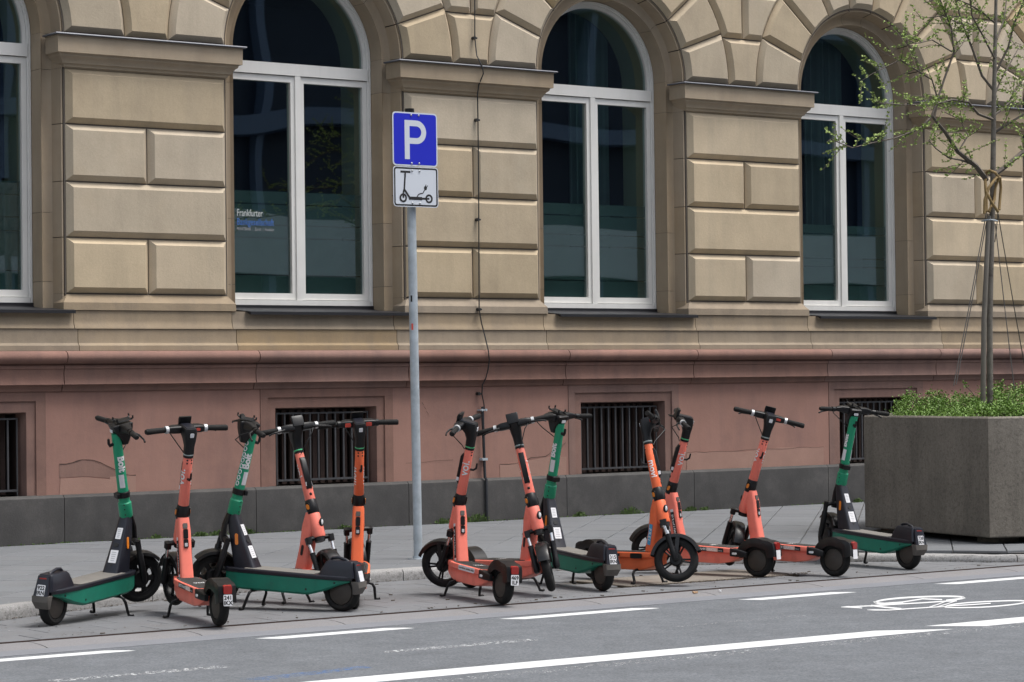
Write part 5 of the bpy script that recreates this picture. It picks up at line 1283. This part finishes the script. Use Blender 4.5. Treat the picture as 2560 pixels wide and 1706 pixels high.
# ------------------------------------------------------------------ young tree with stake and ties
TY = -4.35
def at(px_, py_, yy=TY):                                             # photograph pixel to the upright plane at depth yy
    d = rx * ((px_ - 1280) / 6200) - uy * ((py_ - 853) / 6200) + fz; t_ = (yy + 19.6) / d.y; return Vector((d.x * t_, yy, 1.38 + d.z * t_))
base = at(2474, 1000); base.z = .95
tree = empty('young_tree', base, 'slim young tree with fresh green leaves growing from the concrete planter', 'tree')
random.seed(8)
trunk = MB(); TP = [base - Vector((0, 0, .05)), at(2474, 800), at(2478, 640), at(2482, 470), at(2484, 300), at(2487, 150), at(2490, 0), at(2492, -160), at(2496, -380)]
trunk.tube([p - base for p in TP], [.030, .026, .024, .025, .022, .018, .014, .010, .005], 10); trunk.obj('trunk', 'bark', tree, 60)
limbs = MB(); leaves = MB(); twig_pts = []
def limb(pts, r0, r1, depth=0, dens=1.0):
    n = len(pts); limbs.tube([p - base for p in pts], [r0 + (r1 - r0) * i / (n - 1) for i in range(n)], 6)
    L_ = sum((b - a).length for a, b in zip(pts, pts[1:]))
    # twigs with leaves
    cnt = int(L_ * 16 * dens)
    for k in range(cnt):
        q = random.uniform(.12, 1.0) * (n - 1); i = min(int(q), n - 2); p = pts[i] + (pts[i + 1] - pts[i]) * (q - i); t_ = (pts[i + 1] - pts[i]).normalized()
        d = (t_ * .6 + Vector((random.gauss(0, .6), random.gauss(0, .6), random.gauss(.15, .5)))).normalized(); ln = random.uniform(.05, .22) if depth else random.uniform(.10, .42)
        e1 = p + d * ln * .5 + Vector((0, 0, random.uniform(-.02, .02))); e2 = p + d * ln + Vector((0, 0, random.uniform(-.05, .04)))
        limbs.tube([p - base, e1 - base, e2 - base], [.0036, .0026, .0014], 4)
        m_ = max(3, int(ln * 34))
        for j in range(m_):
            c = p + (e2 - p) * (j + .6) / m_ + Vector((random.gauss(0, .006), random.gauss(0, .006), random.gauss(0, .006)))
            for w in range(random.randint(3, 5)):
                leaf(leaves, c - base, Vector((random.gauss(0, 1), random.gauss(0, 1), random.gauss(.45, .6))), random.uniform(.014, .027), .45)
def D(dy): return TY + dy
B_ = [([(2466, 450), (2440, 415), (2395, 380), (2362, 330), (2330, 290)], -.1, .026, .012), ([(2330, 290), (2300, 322), (2240, 345), (2180, 358), (2130, 370), (2085, 352)], -.25, .010, .004), ([(2335, 300), (2345, 250), (2330, 200), (2250, 150), (2180, 185), (2150, 205)], .15, .010, .003),
      ([(2330, 290), (2360, 200), (2385, 130), (2378, 70), (2350, 0), (2340, -60)], .05, .011, .006), ([(2484, 300), (2445, 285), (2420, 255), (2380, 250), (2330, 262), (2250, 262), (2200, 258)], -.3, .014, .004), ([(2487, 230), (2455, 190), (2430, 120), (2405, 60), (2390, 0), (2375, -70)], .25, .013, .006),
      ([(2480, 440), (2510, 420), (2545, 390), (2590, 350), (2640, 300)], .1, .024, .012), ([(2488, 330), (2520, 310), (2560, 285), (2620, 250)], -.2, .014, .006), ([(2484, 290), (2520, 260), (2540, 220), (2575, 180)], .2, .010, .004),
      ([(2490, 180), (2520, 120), (2535, 60), (2560, 0)], -.15, .011, .005), ([(2488, 150), (2460, 95), (2430, 40), (2420, -40)], -.25, .010, .005), ([(2490, 100), (2510, 50), (2520, -30)], .2, .009, .005), ([(2486, 240), (2500, 205), (2530, 150), (2552, 110)], .3, .009, .004),
      ([(2490, 60), (2455, 30), (2420, 10), (2370, -10), (2310, 8)], .1, .010, .004), ([(2430, 410), (2400, 400), (2372, 395), (2340, 372), (2322, 352)], -.15, .010, .004), ([(2395, 380), (2420, 340), (2400, 300), (2360, 280)], .2, .008, .003),
      ([(2380, 130), (2330, 100), (2290, 110), (2255, 95)], -.1, .007, .003), ([(2400, 60), (2360, 40), (2320, 45), (2290, 40)], .15, .006, .003)]
for pts, dy, r0, r1 in B_:
    n = len(pts); limb([at(a, b, TY + dy * i / (n - 1)) for i, (a, b) in enumerate(pts)], r0, r1, dens=.95)
limbs.obj('limbs', 'dark_bark', tree, 60); leaves.obj('crown', 'leaf', tree, 0)
sk = empty('tree_stake', at(2455, 1000), 'grey wooden stake standing beside the young tree trunk', 'stake'); b0 = at(2455, 1000); b0.z = .95; sk.location = b0
mb = MB(); mb.tube([(0, .0, -.1)] + [at(a, b, TY - .03) - b0 for a, b in ((2460, 800), (2468, 620), (2472, 540))], [.024, .023, .021, .019], 10); mb.obj('post', 'stake_wood', sk, 50)
mb = MB(); c = at(2474, 552) - b0; mb.tube([c + Vector((.075 * math.cos(a), .06 * math.sin(a), .004 * math.sin(2 * a))) for a in [2 * math.pi * k / 20 for k in range(21)]], .006, 6); mb.obj('wire_band', 'galvanised', sk, 60)
tr_ = empty('tree_tie', at(2480, 480), 'yellow rubber hose ties looped round the young tree trunk', 'tree tie'); o = at(2480, 480)
def hose(pts, y0=-.06): return [at(a, b, TY + y0 + yy) - o for a, b, yy in pts]
mb = MB()
mb.tube(hose([(2461, 535, 0), (2462, 500, 0), (2472, 470, -.02), (2490, 445, -.02), (2500, 443, .03), (2502, 470, .06), (2498, 525, .02)]), .013, 8)
mb.tube(hose([(2468, 430, .05), (2475, 427, -.02), (2488, 432, -.03), (2497, 445, .0), (2488, 470, .04), (2486, 500, .02), (2472, 530, 0)]), .013, 8)
mb.tube(hose([(2466, 432, .06), (2463, 455, .04), (2466, 480, -.01), (2478, 505, -.03), (2495, 530, -.01)]), .013, 8)
mb.tube(hose([(2463, 455, .05), (2466, 500, .05), (2466, 530, .02)]), .013, 8)
mb.obj('hose', 'rope', tr_, 60)
mb = MB()
for a, b in (((2466, 532), (2384, 965)), ((2470, 534), (2390, 962)), ((2495, 535), (2575, 990)), ((2488, 560), (2536, 975)), ((2495, 532), (2487, 605))):
    p, q = at(*a, TY) - o, at(*b, TY + (.35 if a[0] % 2 else -.25)) - o; mb.tube([p, p + (q - p) * .5 - Vector((0, 0, .02)), q], .0045, 5)
mb.obj('guy_wires', 'wire', tr_, 60)

# ------------------------------------------------------------------ weeds in the joint at the foot of the wall and moss
random.seed(17)
spots = [(1106, 1290, .09, 'grassy weed clump at the wall behind plate 469 ILF'), (1190, 1305, .14, 'tall straggly weed beside the black pipe'), (1448, 1298, .09, 'low weed tuft at the wall behind the green scooter 315 IRN'), (1572, 1284, .13, 'upright weed at the wall behind the orange FREI scooter'),
         (1725, 1277, .08, 'small weed tuft left of the wall joint behind the coral scooters'), (1760, 1276, .06, 'tiny weed tuft right of the wall joint behind the coral scooters'), (610, 1327, .10, 'weed clump at the wall behind the loop stickered scooter'), (545, 1333, .09, 'leafy weed clump at the wall behind plate 241 IKX'), (500, 1336, .07, 'small leafy weed at the wall beside plate 241 IKX'), (390, 1343, .06, 'low moss tuft at the wall behind plate 922 IRN'), (860, 1317, .07, 'little weed at the wall beside the sign pole'), (2142, 1256, .07, 'weed with a pale leaf at the wall beside the planter')]
for px_, py_, h_, lab in spots:
    d = rx * ((px_ - 1280) / 6200) - uy * ((py_ - 853) / 6200) + fz; t_ = (-.05 + 19.6) / d.y; p0 = Vector((d.x * t_, -.052, pav_z(-.05)))
    mb = MB(); h_ *= .75
    for k in range(int(40 + h_ * 300)):
        a = random.uniform(0, 6.28); b = Vector((max(-1.4, min(1.4, random.gauss(0, .8))) * h_ * .8, -abs(random.gauss(0, .012)), 0)); tp = b + Vector((random.gauss(0, h_ * .35), -abs(random.gauss(0, h_ * .25)), h_ * random.uniform(.25, 1.0) * math.exp(-(b.x / (h_ * 1.3)) ** 2)))
        w = Vector((random.uniform(.002, .005), 0, 0)); m_ = (b + tp) / 2 + Vector((0, 0, h_ * .12))
        mb.add([b - w, b + w, m_ + w, m_ - w, tp], [(0, 1, 2, 3), (3, 2, 4)])
        if random.random() < .5: leaf(mb, m_, tp - b + Vector((random.gauss(0, .02), random.gauss(0, .02), .01)), random.uniform(.012, .025), .5)
    o = mb.obj('wall_weed', 'weed_leaf', None, 0); o.location = p0; tag(o, lab, 'weed', 'weeds along the foot of the wall')
mb = MB()
for k in range(1600):
    x_ = random.uniform(8.6, 19.5); q = .5 + .5 * math.sin(x_ * 2.1) * math.sin(x_ * .77 + 1)
    if random.random() > q: continue
    b = Vector((x_, -.036 - abs(random.gauss(0, .010)), pav_z(-.04))); leaf(mb, b, Vector((random.gauss(0, 1), -abs(random.gauss(0, .6)), 1)), random.uniform(.008, .022), .4)
tag(mb.obj('wall_moss', 'weed_leaf', None, 0), 'thin line of moss and seedlings along the foot of the wall', 'moss', kind='stuff')
